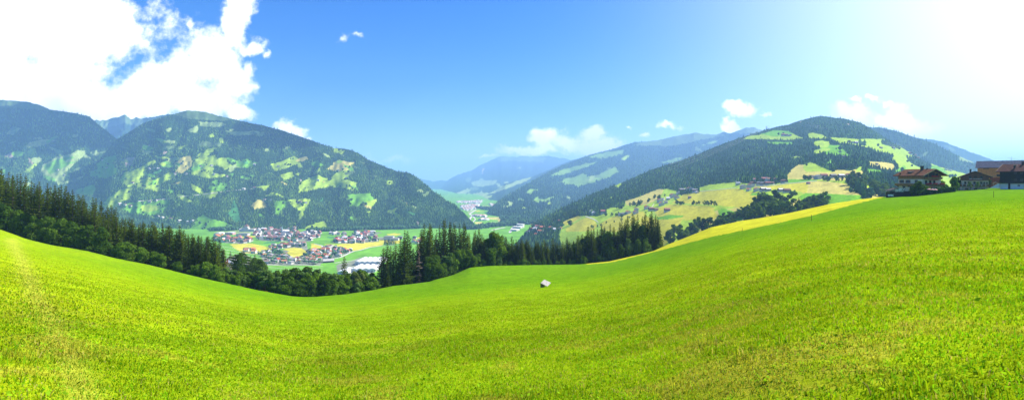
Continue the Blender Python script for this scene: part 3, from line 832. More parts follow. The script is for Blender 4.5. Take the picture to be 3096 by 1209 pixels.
def build_land():
    build_meadow()
    build_valley()
    for L in (L1, L2, LP, LC, LD, L4, L3, RR, RF): L.build(M['cover_far'])
    R1.build(M['cover_hill'])
    W = M['far_trees']
    plant_layer(L2, 'mountain_forest', 46000, 12, 'conifer_tiny', W, keep=lambda x, y: y > 330, label='dark conifer forest over the mountain behind the village', light=0.25)
    plant_layer(L1, 'hazy_forest', 20000, 18, 'conifer_tiny', W, keep=lambda x, y: (x > -60) & (y > 322) & (y < 640), label='hazy conifer forest on the mountain beyond the tall spruces', light=0.15)
    plant_layer(L3, 'ridge_forest', 24000, 20, 'conifer_tiny', W, label='blue conifer forest along the long ridge', light=0.12)
    plant_layer(RR, 'blue_forest', 9000, 20, 'conifer_tiny', W, keep=lambda x, y: (x < 3100) & (y < 600), label='blue conifer forest on the ridge behind the chalets', light=0.1)
    plant_layer(R1, 'hillside_forest', 34000, 12.5, 'conifer', W, keep=lambda x, y: ((y < 700) | (x < 1780)) & (x < 3130) & ~((x > 2020) & (y > 640)), label='dense dark spruce forest on the near hillside', light=0.14, wid=0.2, top_only=([700, 1300, 2600], [1.0, 1.0, .85]))

    # pale roads and the river, laid on the ground
    def ribbon(name, P, w, mat, lift=0.4, layer=None):
        P = np.array(P, float)
        seg = np.hypot(*np.diff(P, axis=0).T)
        s = np.concatenate([[0], np.cumsum(seg)])
        n = max(8, int(s[-1] / 3))
        q = np.linspace(0, s[-1], n)
        x, y = np.interp(q, s, P[:, 0]), np.interp(q, s, P[:, 1])
        if layer is None:
            Yd = -FLOOR * F / (y - HY)
            C = np.stack([(x - CX) / F * Yd, Yd, np.full(n, FLOOR + lift)], -1)
            W_ = np.interp(q, s, w) if hasattr(w, '__len__') else np.full(n, w)
            d = np.gradient(C[:, :2], axis=0)
            d /= np.linalg.norm(d, axis=1)[:, None] + 1e-9
            nrm = np.stack([-d[:, 1], d[:, 0], np.zeros(n)], -1)
            A, B = C - nrm * W_[:, None] / 2, C + nrm * W_[:, None] / 2
        else:
            A, B = layer.pt(x, y + w / 2, lift), layer.pt(x, y - w / 2, lift)
        V = np.stack([A, B], 1).reshape(-1, 3)
        Fq = np.array([(2 * i, 2 * i + 1, 2 * i + 3, 2 * i + 2) for i in range(n - 1)])
        tag(mesh_np(name, V, Fq, mat), kind='structure')
    road = M['road']
    ribbon('road', conv([(420, 720), (550, 690), (700, 615), (780, 585), (870, 572), (1050, 520), (1270, 490), (1500, 470)], *K5), 7, road)
    ribbon('road', conv([(60, 455), (200, 490), (220, 560)], *K5), 5, road)
    ribbon('road', conv([(300, 410), (420, 405), (600, 390), (700, 370)], *K4), 6, road)
    ribbon('road', conv([(1380, 720), (1480, 640), (1600, 600), (1760, 560)], *K4), 5, road)
    ribbon('road', conv([(420, 800), (600, 770), (850, 745)], *K5), 6, road)
    ribbon('road', conv([(200, 580), (240, 555), (290, 450), (330, 420), (265, 385), (400, 290)], *K6), 12, road)
    ribbon('road', conv([(330, 420), (390, 490), (300, 580)], *K6), 7, road)
    ribbon('road', conv([(220, 580), (480, 600), (600, 585), (720, 550), (860, 540), (1000, 545)], *K6), 7, road)
    ribbon('road', conv([(720, 710), (860, 675), (990, 655)], *K6), 14, road)
    ribbon('road', conv([(1080, 760), (1140, 660), (1230, 610), (1255, 570), (1190, 500), (1150, 480), (1190, 420), (1140, 370)], *K6), 11, road)
    ribbon('road', conv([(1275, 600), (1285, 560), (1190, 490), (1220, 430), (1180, 375), (1120, 355)], *K6), 10, road)
    ribbon('river', conv([(1075, 375), (1115, 400), (1110, 440), (1075, 490)], *K6), 48, M['water'], 0.5)
    ribbon('river', conv([(1150, 530), (1185, 560), (1165, 585)], *K6), 38, M['water'], 0.5)
    ribbon('mountain_road', conv([(640, 555), (780, 545), (830, 535), (960, 522), (1060, 508), (1190, 495)], *K1), 1.6, road, 1.0, L2)
    ribbon('lane', conv([(345, 300), (420, 325), (455, 350), (460, 390)], *KM), 2.4, road, 0.6, R1)
    ribbon('lane', conv([(1270, 350), (1560, 325), (1800, 300), (2050, 275)], *K7), 0.9, road, 0.6, R1)
    ribbon('lane', conv([(200, 720), (270, 620)], *K7), 3.0, road, 0.6, R1)
    ribbon('lane', conv([(280, 605), (640, 585), (1000, 540), (1300, 515), (1650, 480)], *K8), 1.0, road, 0.6, R1)

    # strips of wood along the river and between fields
    def strip_wood(name, lines, label):
        P, H = [], []
        for pts, n, wd, h in lines:
            pts = np.array(pts, float)
            u = RNG.random(n) * (len(pts) - 1)
            x = np.interp(u, range(len(pts)), pts[:, 0]); y = np.interp(u, range(len(pts)), pts[:, 1])
            Yd = -FLOOR * F / (y - HY) + RNG.normal(0, wd, n)
            P.append(np.stack([(x - CX) / F * Yd + RNG.normal(0, wd, n), Yd, np.full(n, FLOOR - 0.5)], -1))
            H.append(h * (0.6 + 0.8 * RNG.random(n)))
        P, H = np.concatenate(P), np.concatenate(H)
        n = len(P)
        c = np.array((0.045, 0.10, 0.03)) * (0.5 + 0.9 * RNG.random(n))[:, None]
        wood_mesh(name, P, H, H * 0.42, 'broad', W, c, label)
    strip_wood('riverside_woodland', [
        (conv([(0, 235), (300, 225), (600, 215), (1000, 200), (1400, 195), (1953, 180)], *K5), 620, 9, 13),
        (conv([(240, 690), (500, 665), (700, 640), (1000, 605), (1100, 570)], *K6), 320, 14, 15),
        (conv([(450, 270), (700, 300), (1000, 345), (1050, 375), (1030, 470), (1110, 530), (1120, 580), (1090, 620)], *K6), 420, 22, 17),
        (conv([(1130, 400), (1140, 470), (1210, 545), (1225, 590)], *K6), 130, 8, 14),
        (conv([(1270, 410), (1350, 395)], *K6), 70, 18, 16), (conv([(1310, 480), (1400, 470), (1460, 520)], *K6), 240, 40, 18), (conv([(1320, 560), (1470, 580)], *K6), 160, 30, 18),
        (conv([(60, 270), (300, 260), (550, 245)], *K4), 150, 12, 14)], 'line of green woods along the valley river')
    # gardens between the village houses
    pts, hs = [], []
    for crop, pg, n in ((K4, VILLAGE_A, 150), (K4, VILLAGE_E, 210), (K4, VILLAGE_B, 40), (K5, VILLAGE_F, 70), (K5, VILLAGE_G, 40), (K5, VILLAGE_E2, 70), (K4, VILLAGE_D, 40), (K4, VILLAGE_W, 90)):
        pg = conv(pg, *crop)
        xs, ys = [p[0] for p in pg], [p[1] for p in pg]
        k = 0
        while k < n:
            x, y = random.uniform(min(xs), max(xs)), random.uniform(min(ys), max(ys))
            if inpoly(pg, np.array([x]), np.array([y]))[0]:
                pts.append(floor_at(x, y, -0.3)); hs.append(random.uniform(5, 11)); k += 1
    P, H = np.array(pts), np.array(hs)
    wood_mesh('village_greenery', P, H, H * 0.45, 'broad', W, np.array((0.05, 0.12, 0.03)) * (0.5 + 0.9 * RNG.random(len(P)))[:, None], 'round green garden trees among the village houses')
    # field trees and hedges on the two hills, too many to count
    def hill_scatter(L, n, name, h, label, ok):
        px = L.px0 + RNG.random(n) * (L.px1 - L.px0)
        pt, pb = L.ln(L.top, px), L.ln(L.base, px)
        py = pt + RNG.random(n) * (pb - pt)
        _, wood = L.field_at(px, py)
        cl = fbm(px / 22, py / 12, 61, 3) > 0.12
        k = ~wood & ok(px, py) & cl
        P = L.pt(px[k], py[k], -0.6)
        H = h * (0.5 + 0.8 * RNG.random(len(P)))
        wood_mesh(name, P, H, H * 0.4, 'broad', W, np.array((0.04, 0.09, 0.03)) * (0.6 + 0.8 * RNG.random(len(P)))[:, None], label)
    hill_scatter(L2, 3200, 'mountain_thicket', 12, 'scattered thickets in the mountain pastures', lambda x, y: y > 440)
    hill_scatter(R1, 2200, 'pasture_thicket', 11, 'scattered thickets in the upper hill pastures', lambda x, y: (y < 505) | (x > 2560))
# ================================================================ trees near enough to tell apart
def tube_np(mb, pts, radii, n=6):
    mb.tube(pts, radii, n)

def spruce(seed, slim=1.0, sparse=1.0, droop=1.0):
    """unit-height spruce: whorls of drooping boughs with hanging sprays. Returns trunk MB and crown arrays"""
    r = np.random.default_rng(seed)
    tr = MB()
    lean = r.normal(0, 0.006, 2)
    tr.tube([(0, 0, -0.04), (lean[0] * .4, lean[1] * .4, 0.4), (lean[0], lean[1], 0.985)], [0.017, 0.011, 0.0015], 7)
    V, Fc = [], []
    z = 0.07
    nl = 0
    while z < 0.99:
        u = (z - 0.07) / 0.93
        L0 = 0.195 * slim * (1 - u) ** 0.78 * (0.55 + 0.45 * min(1, u * 6 + 0.35)) + 0.004
        nb = int(6 + 5 * (1 - u)) if u < 0.9 else 4
        a0 = r.uniform(0, 6.28)
        for k in range(nb):
            if r.random() > 0.93 * sparse: continue
            a = a0 + 6.28 * k / nb + r.normal(0, 0.22)
            L = L0 * r.uniform(0.62, 1.18)
            d = np.array((math.cos(a), math.sin(a), 0.0))
            s = np.array((-d[1], d[0], 0.0))
            base = np.array((lean[0] * z, lean[1] * z, z))
            dr = droop * (0.55 - 0.75 * u) * r.uniform(0.7, 1.2)
            m = 4 if L > 0.06 else 2
            prev = None
            for q in range(1, m + 1):
                f = q / m
                p = base + d * L * f + np.array((0, 0, -dr * L * f + 0.28 * L * f * f))
                w = 0.044 * (1.15 - 0.75 * f) * (0.45 + 0.55 * (1 - u)) * r.uniform(0.8, 1.3)
                hang = 0.026 * r.uniform(0.6, 1.5) * (1.1 - u * 0.6)
                p0 = base + d * L * (f - 1.0 / m) * 0.98 + np.array((0, 0, -dr * L * (f - 1.0 / m) + 0.28 * L * (f - 1.0 / m) ** 2))
                b = len(V)
                V += [p0, p + s * w + d * r.normal(0, .006) - np.array((0, 0, hang * .45)), p + d * w * 0.5, p - s * w + d * r.normal(0, .006) - np.array((0, 0, hang * .45)), (p0 + p) / 2 - np.array((0, 0, hang)) + s * r.normal(0, .008)]
                Fc += [(b, b + 1, b + 2), (b, b + 2, b + 3), (b, b + 4, b + 2)]
        z += (0.037 if u < 0.6 else 0.028) * r.uniform(0.8, 1.2)
        nl += 1
    return tr, np.array(V), np.array(Fc)

def broadleaf(seed, wide=1.0, nleaf=3600, low=0.10, lobes=15, leaf=0.030, column=False):
    """unit-height broadleaf tree or tall shrub: limbs, and leaf clumps over uneven lobes"""
    r = np.random.default_rng(seed)
    tr = MB()
    tr.tube([(0, 0, -0.05), (r.normal(0, .01), r.normal(0, .01), 0.3), (r.normal(0, .02), r.normal(0, .02), 0.72)], [0.026, 0.018, 0.004], 7)
    cs = []
    for k in range(lobes):
        a, u = r.uniform(0, 6.28), (k + 0.5) / lobes
        z = low + 0.10 + (0.76 - low) * u
        prof = math.sin(math.pi * (0.16 + 0.74 * u)) ** 0.8
        rad = 0.27 * wide * prof * r.uniform(0.25, 1.0) * (0.55 if column else 1)
        c = np.array((rad * math.cos(a), rad * math.sin(a), z))
        R = np.array((0.125, 0.125, 0.105)) * r.uniform(0.65, 1.3) * (wide ** 0.6) * (0.62 + 0.5 * prof) * (0.7 if column else 1)
        cs.append((c, R))
        if k % 3 == 0:
            tr.tube([(0, 0, max(0.14, z - 0.22)), tuple(c * np.array((.55, .55, 1)) - np.array((0, 0, .05))), tuple(c)], [0.010, 0.006, 0.002], 5)
    n = nleaf
    k = r.integers(0, lobes, n)
    C = np.array([c for c, _ in cs])[k]
    R = np.array([q for _, q in cs])[k]
    d = r.standard_normal((n, 3)); d /= np.linalg.norm(d, axis=1)[:, None]
    d[:, 2] = np.where(r.random(n) < .35, np.abs(d[:, 2]), d[:, 2])
    rr = (0.62 + 0.46 * r.random(n))[:, None]
    bump = (1 + 0.22 * fbm(d[:, 0] * 2.3 + k, d[:, 1] * 2.3 + d[:, 2] * 2, seed % 50, 2))[:, None]
    P = C + d * R * rr * bump
    P[:, 2] = np.maximum(P[:, 2], 0.015)
    nr = d + 0.7 * r.standard_normal((n, 3)); nr /= np.linalg.norm(nr, axis=1)[:, None]
    t = np.cross(nr, r.standard_normal((n, 3))); t /= np.linalg.norm(t, axis=1)[:, None]
    b = np.cross(nr, t)
    s = (leaf * r.uniform(0.55, 1.3, n))[:, None]
    V = np.stack([P - t * s, P + b * s * .75 - t * s * .2, P + t * s, P - b * s * .75 + t * s * .2], 1).reshape(-1, 3)
    return tr, V, np.arange(4 * n).reshape(n, 4)

PROTO = {}
def make_proto(key, name, builder, crown_mat, trunk_mat):
    tr, V, Fc = builder
    root = empty(name)
    t = tr.build('trunk', trunk_mat, root, smooth=True)
    c = mesh_np('crown', V, Fc, crown_mat, parent=root)
    PROTO[key] = root
    PLACED[key] = 0
PLACED = {}

def put_tree(key, loc, h, wid=1.0, rz=None, label=None, cat='tree', group=None):
    root = PROTO[key]
    o = root if PLACED[key] == 0 else copy_tree(root)
    PLACED[key] += 1
    o.location = loc
    o.scale = (h * wid, h * wid, h)
    o.rotation_euler = (0, 0, random.uniform(0, 6.28) if rz is None else rz)
    for k in ('label', 'group', 'category'):
        if k in o: del o[k]
    tag(o, label, cat, group)
    return o

def build_protos():
    for i, (sl, sp, dr) in enumerate(((1.0, 1.0, 1.0), (0.85, 1.0, 1.2), (1.15, 1.0, 0.9), (0.95, 0.92, 1.3), (0.75, 0.95, 1.0), (1.05, 0.85, 1.1))):
        make_proto(f's{i}', 'spruce_tree', spruce(100 + i, sl, sp, dr), M['spruce'], M['bark'])
    make_proto('sbrown', 'spruce_tree', spruce(140, 0.75, 0.55, 1.4), M['spruce_dry'], M['bark'])
    make_proto('sdead', 'spruce_tree', spruce(141, 0.5, 0.25, 1.2), M['spruce_dead'], M['bark'])
    for i, (w, n, lo) in enumerate(((1.0, 4600, 0.0), (1.2, 5200, 0.0), (0.85, 4000, 0.0), (1.1, 4800, 0.0))):
        make_proto(f'b{i}', 'broadleaf_tree', broadleaf(200 + i, w, n, lo, 24, 0.028), M['leaf'], M['bark'])
    for i, (w, n) in enumerate(((1.0, 3600), (0.8, 3000))):
        make_proto(f'p{i}', 'broadleaf_tree', broadleaf(220 + i, w, n, 0.02, 16, 0.030), M['leaf_pale'], M['bark'])
    make_proto('birch', 'birch_tree', broadleaf(230, 0.7, 2000, 0.08, 14, 0.026), M['leaf_birch'], M['bark_pale'])
    for i in range(3):
        make_proto(f'h{i}', 'hill_tree', broadleaf(240 + i, (1.0, 0.8, 1.2)[i], 900, 0.05, 10, 0.055), M['leaf'], M['bark'])
    make_proto('hs', 'hill_spruce', spruce(250, 1.1, 0.9, 0.9), M['spruce'], M['bark'])
    make_proto('poplar', 'poplar_tree', broadleaf(260, 0.42, 700, 0.0, 10, 0.05, True), M['leaf'], M['bark'])
    make_proto('garden', 'garden_tree', broadleaf(270, 1.1, 2600, 0.02, 14, 0.036), M['leaf'], M['bark'])
    make_proto('fresh', 'garden_tree', broadleaf(271, 0.8, 3000, 0.04, 15, 0.033), M['leaf_fresh'], M['bark'])
    make_proto('thin', 'sapling', broadleaf(272, 0.55, 420, 0.25, 9, 0.040), M['leaf_pale'], M['bark'])

def row(tops, px0, px1, n, depth0, depth1, kinds, hmin, hmax, seed, jit=(0, 34)):
    """trees standing behind the meadow edge; their height reaches the row's skyline"""
    r = random.Random(seed)
    out = []
    tops = np.array(tops, float)
    for i in range(n):
        px = px0 + (px1 - px0) * (i + r.uniform(0.1, 0.9)) / n
        th = math.atan((px - CX) / F)
        R = float(np.interp(th, _th, P_R))
        Y = (R + r.uniform(depth0, depth1)) * math.cos(th)
        X = (px - CX) / F * Y
        z = float(meadow_z(X, Y))
        top = float(np.interp(px, tops[:, 0], tops[:, 1])) + r.uniform(*jit)
        h = (HY - top) / F * Y - z
        h = min(max(h, hmin), hmax)
        out.append((px, (X, Y, z - 0.2), h, r.choice(kinds)))
    return out

WORDS = {'s': 'dark spruce', 'sb': 'browning spruce', 'sd': 'bare dead spruce', 'b': 'dark leafy tree', 'p': 'pale green leafy tree', 'bi': 'thin birch'}
def plant_rows():
    left_top = dd((-60, 400), (0, 415), (60, 425), (100, 440), (160, 450), (200, 480), (250, 500), (290, 520), (340, 545), (430, 560), (470, 572), (520, 588), (560, 600), (570, 640))
    mid_top = [(1040, 850), (1130, 830), (1150, 760), (1175, 735), (1215, 715), (1232, 690), (1250, 760), (1270, 700), (1280, 673), (1304, 675), (1318, 700), (1340, 661), (1364, 668), (1400, 667), (1420, 700), (1448, 688), (1470, 730), (1490, 700), (1550, 712), (1598, 722), (1670, 727), (1730, 721), (1779, 691), (1815, 679), (1857, 685), (1875, 667), (1917, 649), (1971, 643), (1998, 673), (2010, 720)]
    shrub_top = [(640, 812), (700, 815), (760, 805), (800, 795), (850, 806), (920, 796), (960, 800), (1000, 812), (1080, 806), (1130, 815), (1160, 840)]
    S = ['s0', 's1', 's2', 's3', 's4', 's5']
    B = ['b0', 'b1', 'b2', 'b3']
    rows = []
    rows.append(('in the tall wood beside the sloping meadow', 'tall wood at the meadow edge',
        row(left_top, -40, 682, 54, 12, 24, S, 9, 27, 1, (0, 46)) + row(left_top, -40, 670, 50, 26, 42, S, 9, 33, 2, (-6, 26)) + row(left_top, -60, 640, 30, 46, 62, S, 9, 36, 3, (-4, 18))
        + row([(x, y + 92) for x, y in left_top], -20, 672, 25, 2, 7, B + ['b1'], 4.5, 12, 4, (-22, 40)) + [(322, None, 0, 'sbrown')]))
    rows.append(('in the leafy belt below the village', 'leafy belt at the foot of the meadow',
        row(shrub_top, 600, 1150, 34, 2, 7, B + ['b1', 'p0'], 4, 11, 5, (14, 44)) + row(shrub_top, 610, 1150, 30, 8, 18, B + ['p0', 'p1', 'p0'], 6, 16, 6, (-2, 22)) + row(shrub_top, 640, 1120, 16, 20, 34, ['b0', 'b2', 'p1'], 6, 18, 7, (0, 16))))
    rows.append(('in the spruce row along the lower meadow', 'spruce row along the lower meadow',
        row(mid_top, 1150, 2004, 50, 5, 14, S, 8, 31, 8, (6, 52)) + row(mid_top, 1165, 2000, 62, 15, 30, S, 9, 38, 9, (-12, 8)) + row([(x, y + 62) for x, y in mid_top], 1290, 1990, 42, 2, 6, B + ['p1', 'b2'], 4, 13, 10, (-6, 34))
        + row(mid_top, 1430, 1990, 60, 8, 26, S + ['b2'], 8, 30, 14, (-2, 26)) + row(mid_top, 1500, 1960, 10, 16, 30, ['b2', 'p1'], 8, 24, 15, (12, 30))))
    special = [(1042, 26, 'sneat', 770, 0), (1160, 18, 's2', 745, 1), (1232, 13, 's0', 692, 1), (1272, 12, 's3', 690, 1), (1300, 11, 's5', 672, 0), (1268, 4, 'sdead', 730, 0), (1318, 12, 'sbrown', 690, 0), (1340, 10, 's2', 660, 2), (1364, 12, 's1', 666, 2), (1402, 11, 's0', 665, 2), (1448, 10, 's4', 686, 2),
               (1775, 12, 's2', 690, 2), (1917, 14, 's0', 648, 2), (1965, 12, 's2', 642, 2), (1990, 10, 's1', 660, 2), (1078, 6, 'birch', 812, 0), (1100, 7, 'birch', 818, 0), (322, 8, 'sbrown', 720, 0), (1492, 8, 'b0', 692, 2), (1835, 10, 'b2', 690, 2)]
    sp = {0: [], 1: [], 2: []}
    for px, dep, key, top, _ in special:
        key = 's1' if key == 'sneat' else key
        th = math.atan((px - CX) / F)
        Y = (float(np.interp(th, _th, P_R)) + dep) * math.cos(th)
        X = (px - CX) / F * Y
        z = float(meadow_z(X, Y))
        sp[0 if px < 600 else 1 if px < 1150 else 2].append((px, (X, Y, z - 0.2), (HY - top) / F * Y - z, key))
    for i, (where, group, lst) in enumerate(rows):
        lst = [t for t in lst if t[1] is not None] + sp[i]
        lst.sort(key=lambda t: t[0])
        seen = {}
        for px, loc, h, key in lst:
            fam = {'s': 's', 'b': 'b', 'p': 'p'}[key[0]]
            if key == 'sbrown': fam = 'sb'
            elif key == 'sdead': fam = 'sd'
            elif key == 'birch': fam = 'bi'
            seen[fam] = seen.get(fam, 0) + 1
            wid = random.uniform(0.85, 1.2)
            if fam in 's': wid *= min(1.25, 22 / max(h, 12)) * 0.98
            if fam in ('b', 'p'): wid *= 1.15 if h < 9 else 0.9
            put_tree(key, loc, h, wid, None, f'{WORDS[fam]}, {ordinal(seen[fam])} such from left {where}', 'tree', group)

    # the wooded slope that shows between the tall wood and the village
    r = random.Random(33)
    lst = []
    for k in range(34):
        px, Y = r.uniform(640, 815), r.uniform(285, 430)
        if 664 < px < 722 and Y < 345: continue
        X = (px - CX) / F * Y
        z = float(meadow_z(X, Y))
        top = float(np.interp(px, [640, 700, 760, 800, 820], [732, 744, 757, 780, 796])) + r.uniform(0, 26)
        h = (HY - top) / F * Y - z
        if h > 5: lst.append((px, (X, Y, z - .3), h, r.choice(['b0', 'b2', 's1', 's3', 's0', 'b1', 'b3'])))
    lst.sort(key=lambda t: t[0])
    cnt = {}
    for px, loc, h, key in lst:
        w = WORDS[key[0]]
        cnt[w] = cnt.get(w, 0) + 1
        put_tree(key, loc, h, .8 if key[0] == 'b' else 1.0, None, f'{w}, {ordinal(cnt[w])} such from left on the slope behind the power lines', 'tree', 'wooded slope behind the power lines')

    # trees on the hay meadows of the near hill
    def hill(px, py, top, key, label, group, wid=1.0):
        p = R1.pt(np.array([px]), np.array([py]), -0.3)[0]
        h = (py - top) / F * p[1]
        put_tree(key, tuple(p), h, wid, None, label, 'tree', group)
    r = random.Random(21)
    def clump(pts, n, h0, h1, keys, where, group, spread=(8, 4)):
        lst = []
        for k in range(n):
            t = r.random() * (len(pts) - 1)
            i = int(t); f = t - i
            x = pts[i][0] * (1 - f) + pts[min(i + 1, len(pts) - 1)][0] * f + r.uniform(-spread[0], spread[0])
            y = pts[i][1] * (1 - f) + pts[min(i + 1, len(pts) - 1)][1] * f + r.uniform(-spread[1], spread[1])
            lst.append((x, y, r.uniform(h0, h1), r.choice(keys)))
        lst.sort()
        cnt = {}
        for x, y, h, key in lst:
            w = 'dark spruce' if key == 'hs' else 'leafy tree'
            cnt[w] = cnt.get(w, 0) + 1
            hill(x, y, y - h, key, f'{w}, {ordinal(cnt[w])} such from left {where}', group, random.uniform(0.85, 1.25))
    H = ['h0', 'h1', 'h2']
    clump([(2030, 735), (2080, 715), (2150, 700), (2180, 690)], 22, 30, 52, H, 'in the copse above the yellow mown strip', 'copse above the mown strip', (9, 14))
    clump([(2160, 690), (2215, 680)], 10, 18, 28, H, 'in the hedge above the mown strip', 'hedge above the mown strip', (5, 5))
    clump([(2190, 668), (2230, 655), (2280, 650)], 14, 20, 36, H, 'in the thin grove under the yellow hay slope', 'grove under the hay slope', (8, 6))
    clump([(2262, 672), (2300, 655), (2340, 640), (2375, 640)], 44, 34, 58, H + ['h1'], 'in the dense grove below the long barns', 'grove below the long barns', (12, 20))
    clump([(2385, 652), (2440, 640), (2500, 625)], 42, 26, 44, H + ['hs'], 'in the dark grove by the utility pole', 'grove by the utility pole', (12, 12))
    clump([(2040, 618), (2085, 618), (2130, 620), (2165, 621)], 15, 9, 18, H, 'in the tree row across the yellow hay slope', 'tree row across the hay slope', (4, 1.2))
    clump([(2292, 590), (2320, 592)], 5, 8, 13, H, 'in the orchard by the white roofed barn', 'orchard by the barns', (5, 2))
    clump([(2385, 590), (2425, 588)], 9, 8, 16, H, 'in the orchard beside the brown barn', 'orchard beside the brown barn', (5, 3))
    clump([(2428, 540), (2445, 543), (2465, 543)], 7, 9, 16, H, 'beside the hamlet under the upper woods', 'trees of the upper hamlet', (5, 1.5))
    clump([(2493, 545), (2530, 548), (2548, 550)], 10, 9, 17, H, 'among the farmhouses under the upper woods', 'trees among the upper farmhouses', (6, 2))
    clump([(2560, 556), (2600, 570), (2640, 590), (2690, 600)], 34, 22, 40, H + ['hs'], 'in the wooded gully left of the big chalet', 'wooded gully by the chalet', (14, 16))
    clump([(1855, 632), (1890, 628), (1940, 615)], 12, 9, 16, H, 'by the red roofed farmhouses', 'trees by the red roofed farmhouses', (8, 4))
    clump([(1930, 622), (1960, 608), (2010, 596)], 14, 9, 17, H, 'behind the white farm above the lane', 'trees behind the white farm', (6, 3))
    clump([(1722, 682), (1728, 680)], 2, 18, 20, H, 'alone on the small tan meadow', 'trees on the tan meadow', (3, 1))
    clump([(1600, 690), (1660, 675), (1720, 655), (1760, 645)], 40, 10, 18, H + ['hs'], 'around the red roofed hamlet above the spruces', 'trees around the red roofed hamlet', (14, 7))
    clump([(1790, 652), (1850, 650), (1880, 655)], 14, 7, 13, H, 'in the gardens along the winding lane', 'garden trees along the lane', (8, 4))
    clump([(1780, 690), (1860, 672), (1930, 655)], 10, 6, 10, H, 'in the field hedge under the red roofs', 'field hedge under the red roofs', (8, 2))
    # poplars in the valley
    for k in range(9):
        x = 1163 + 3.6 * k
        put_tree('poplar', floor_at(x, 741), 22 - (k % 3) * 2, 1.0, None, f'slender dark poplar, {ordinal(k + 1)} from left in the valley row', 'tree', 'poplar row in the valley')
# ================================================================ the village in the valley and the hill hamlets
VILLAGE_A = [(930, 265), (1200, 215), (1500, 215), (1830, 195), (1890, 300), (1890, 420), (1850, 515), (1500, 490), (1200, 485), (1050, 475), (940, 400)]
VILLAGE_B = [(215, 450), (480, 430), (900, 440), (870, 490), (700, 545), (480, 535), (330, 525), (220, 520)]
VILLAGE_C = [(1900, 350), (2120, 255), (2371, 285), (2371, 410), (2160, 430), (2150, 500), (1990, 500), (1900, 440)]
VILLAGE_D = [(1240, 610), (1500, 585), (1760, 555), (2060, 550), (2050, 645), (1950, 640), (1720, 620), (1400, 670), (1260, 650)]
VILLAGE_E = [(1225, 690), (1400, 720), (1550, 780), (1680, 860), (1870, 880), (2000, 810), (2110, 710), (2371, 660), (2371, 990), (1130, 990), (1110, 830), (1000, 770)]
VILLAGE_E2 = [(0, 610), (230, 500), (500, 530), (640, 545), (770, 560), (690, 615), (550, 685), (400, 715), (200, 770), (90, 840), (0, 860)]
VILLAGE_F = [(390, 430), (450, 345), (660, 342), (930, 335), (1160, 335), (1220, 405), (940, 440), (800, 455), (560, 440)]
VILLAGE_G = [(745, 290), (790, 230), (950, 245), (1150, 262), (1180, 310), (940, 328), (760, 312)]
VILLAGE_H = [(350, 275), (480, 262), (700, 290), (690, 308), (360, 308)]
VILLAGE_I = [(300, 170), (380, 160), (540, 200), (530, 212), (310, 212)]
VILLAGE_J = [(1790, 345), (1900, 350), (1953, 380), (1953, 490), (1840, 480)]
VILLAGE_K = [(740, 700), (870, 690), (950, 740), (930, 780), (830, 770), (750, 760)]
VILLAGE_W = [(60, 420), (230, 350), (280, 420), (230, 520), (100, 500)]

ROOFS = {'brown': (0.20, 0.105, 0.075), 'red': (0.36, 0.07, 0.04), 'orange': (0.42, 0.145, 0.06), 'grey': (0.20, 0.19, 0.19), 'maroon': (0.27, 0.10, 0.085), 'pale': (0.62, 0.58, 0.55)}

def house_mesh(name, w, l, h, rise, o, mats, two=True):
    """one closed solid: walls, boarded upper storey, eaves and gable roof"""
    t = 0.35
    m = h * 0.52
    prof = [(-w / 2, -1.5), (-w / 2, m), (-w / 2, h), (-w / 2 - o, h - o * rise / (w / 2)), (-w / 2 - o, h - o * rise / (w / 2) + t), (0, h + rise + t),
            (w / 2 + o, h - o * rise / (w / 2) + t), (w / 2 + o, h - o * rise / (w / 2)), (w / 2, h), (w / 2, m), (w / 2, -1.5)]
    n = len(prof)
    ys = (-l / 2, l / 2)
    v = [(x, y, z) for y in ys for x, z in prof]
    mb = MB()
    mb.v = v
    side = [0, 1, 2, 3, 2, 2, 3, 2, 1, 0, 0]
    for i in range(n):
        j = (i + 1) % n
        mt = [0, 1, 2, 2, 2, 2, 2, 2, 1, 0, 0][i]
        mb.f.append((i, i + n, j + n, j)); mb.m.append(mt)
    for b, rev in ((0, False), (n, True)):
        for ids, mt in (((0, 1, 9, 10), 0), ((1, 2, 8, 9), 1), ((2, 3, 4, 5, 6, 7, 8), 1)):
            f = [b + i for i in ids]
            if rev: f.reverse()
            mb.f.append(tuple(f)); mb.m.append(mt)
    me = bpy.data.meshes.new(name)
    me.from_pydata(mb.v, [], mb.f)
    for mt in mats: me.materials.append(mt)
    me.polygons.foreach_set('material_index', mb.m)
    me.update()
    return me

HOUSE_MESH = {}
def house_variants():
    k = 0
    for rc in ROOFS:
        for up in ('wood', 'white'):
            for sz in range(3):
                w, l, h = ((8.5, 9.5, 5.0), (10.5, 13, 6.5), (12.5, 17, 8.5))[sz]
                HOUSE_MESH[rc, up, sz] = house_mesh('house', w, l, h, w * 0.24, 1.1, [M['house_white'], M['house_wood'] if up == 'wood' else M['house_white'], M['roof_' + rc]])

def put_house(name, loc, key, rz, scale=1.0, label=None, cat='house', group=None):
    o = bpy.data.objects.new(name, HOUSE_MESH[key])
    link(o)
    o.location = loc
    o.rotation_euler = (0, 0, rz)
    o.scale = (scale,) * 3
    return tag(o, label, cat, group)

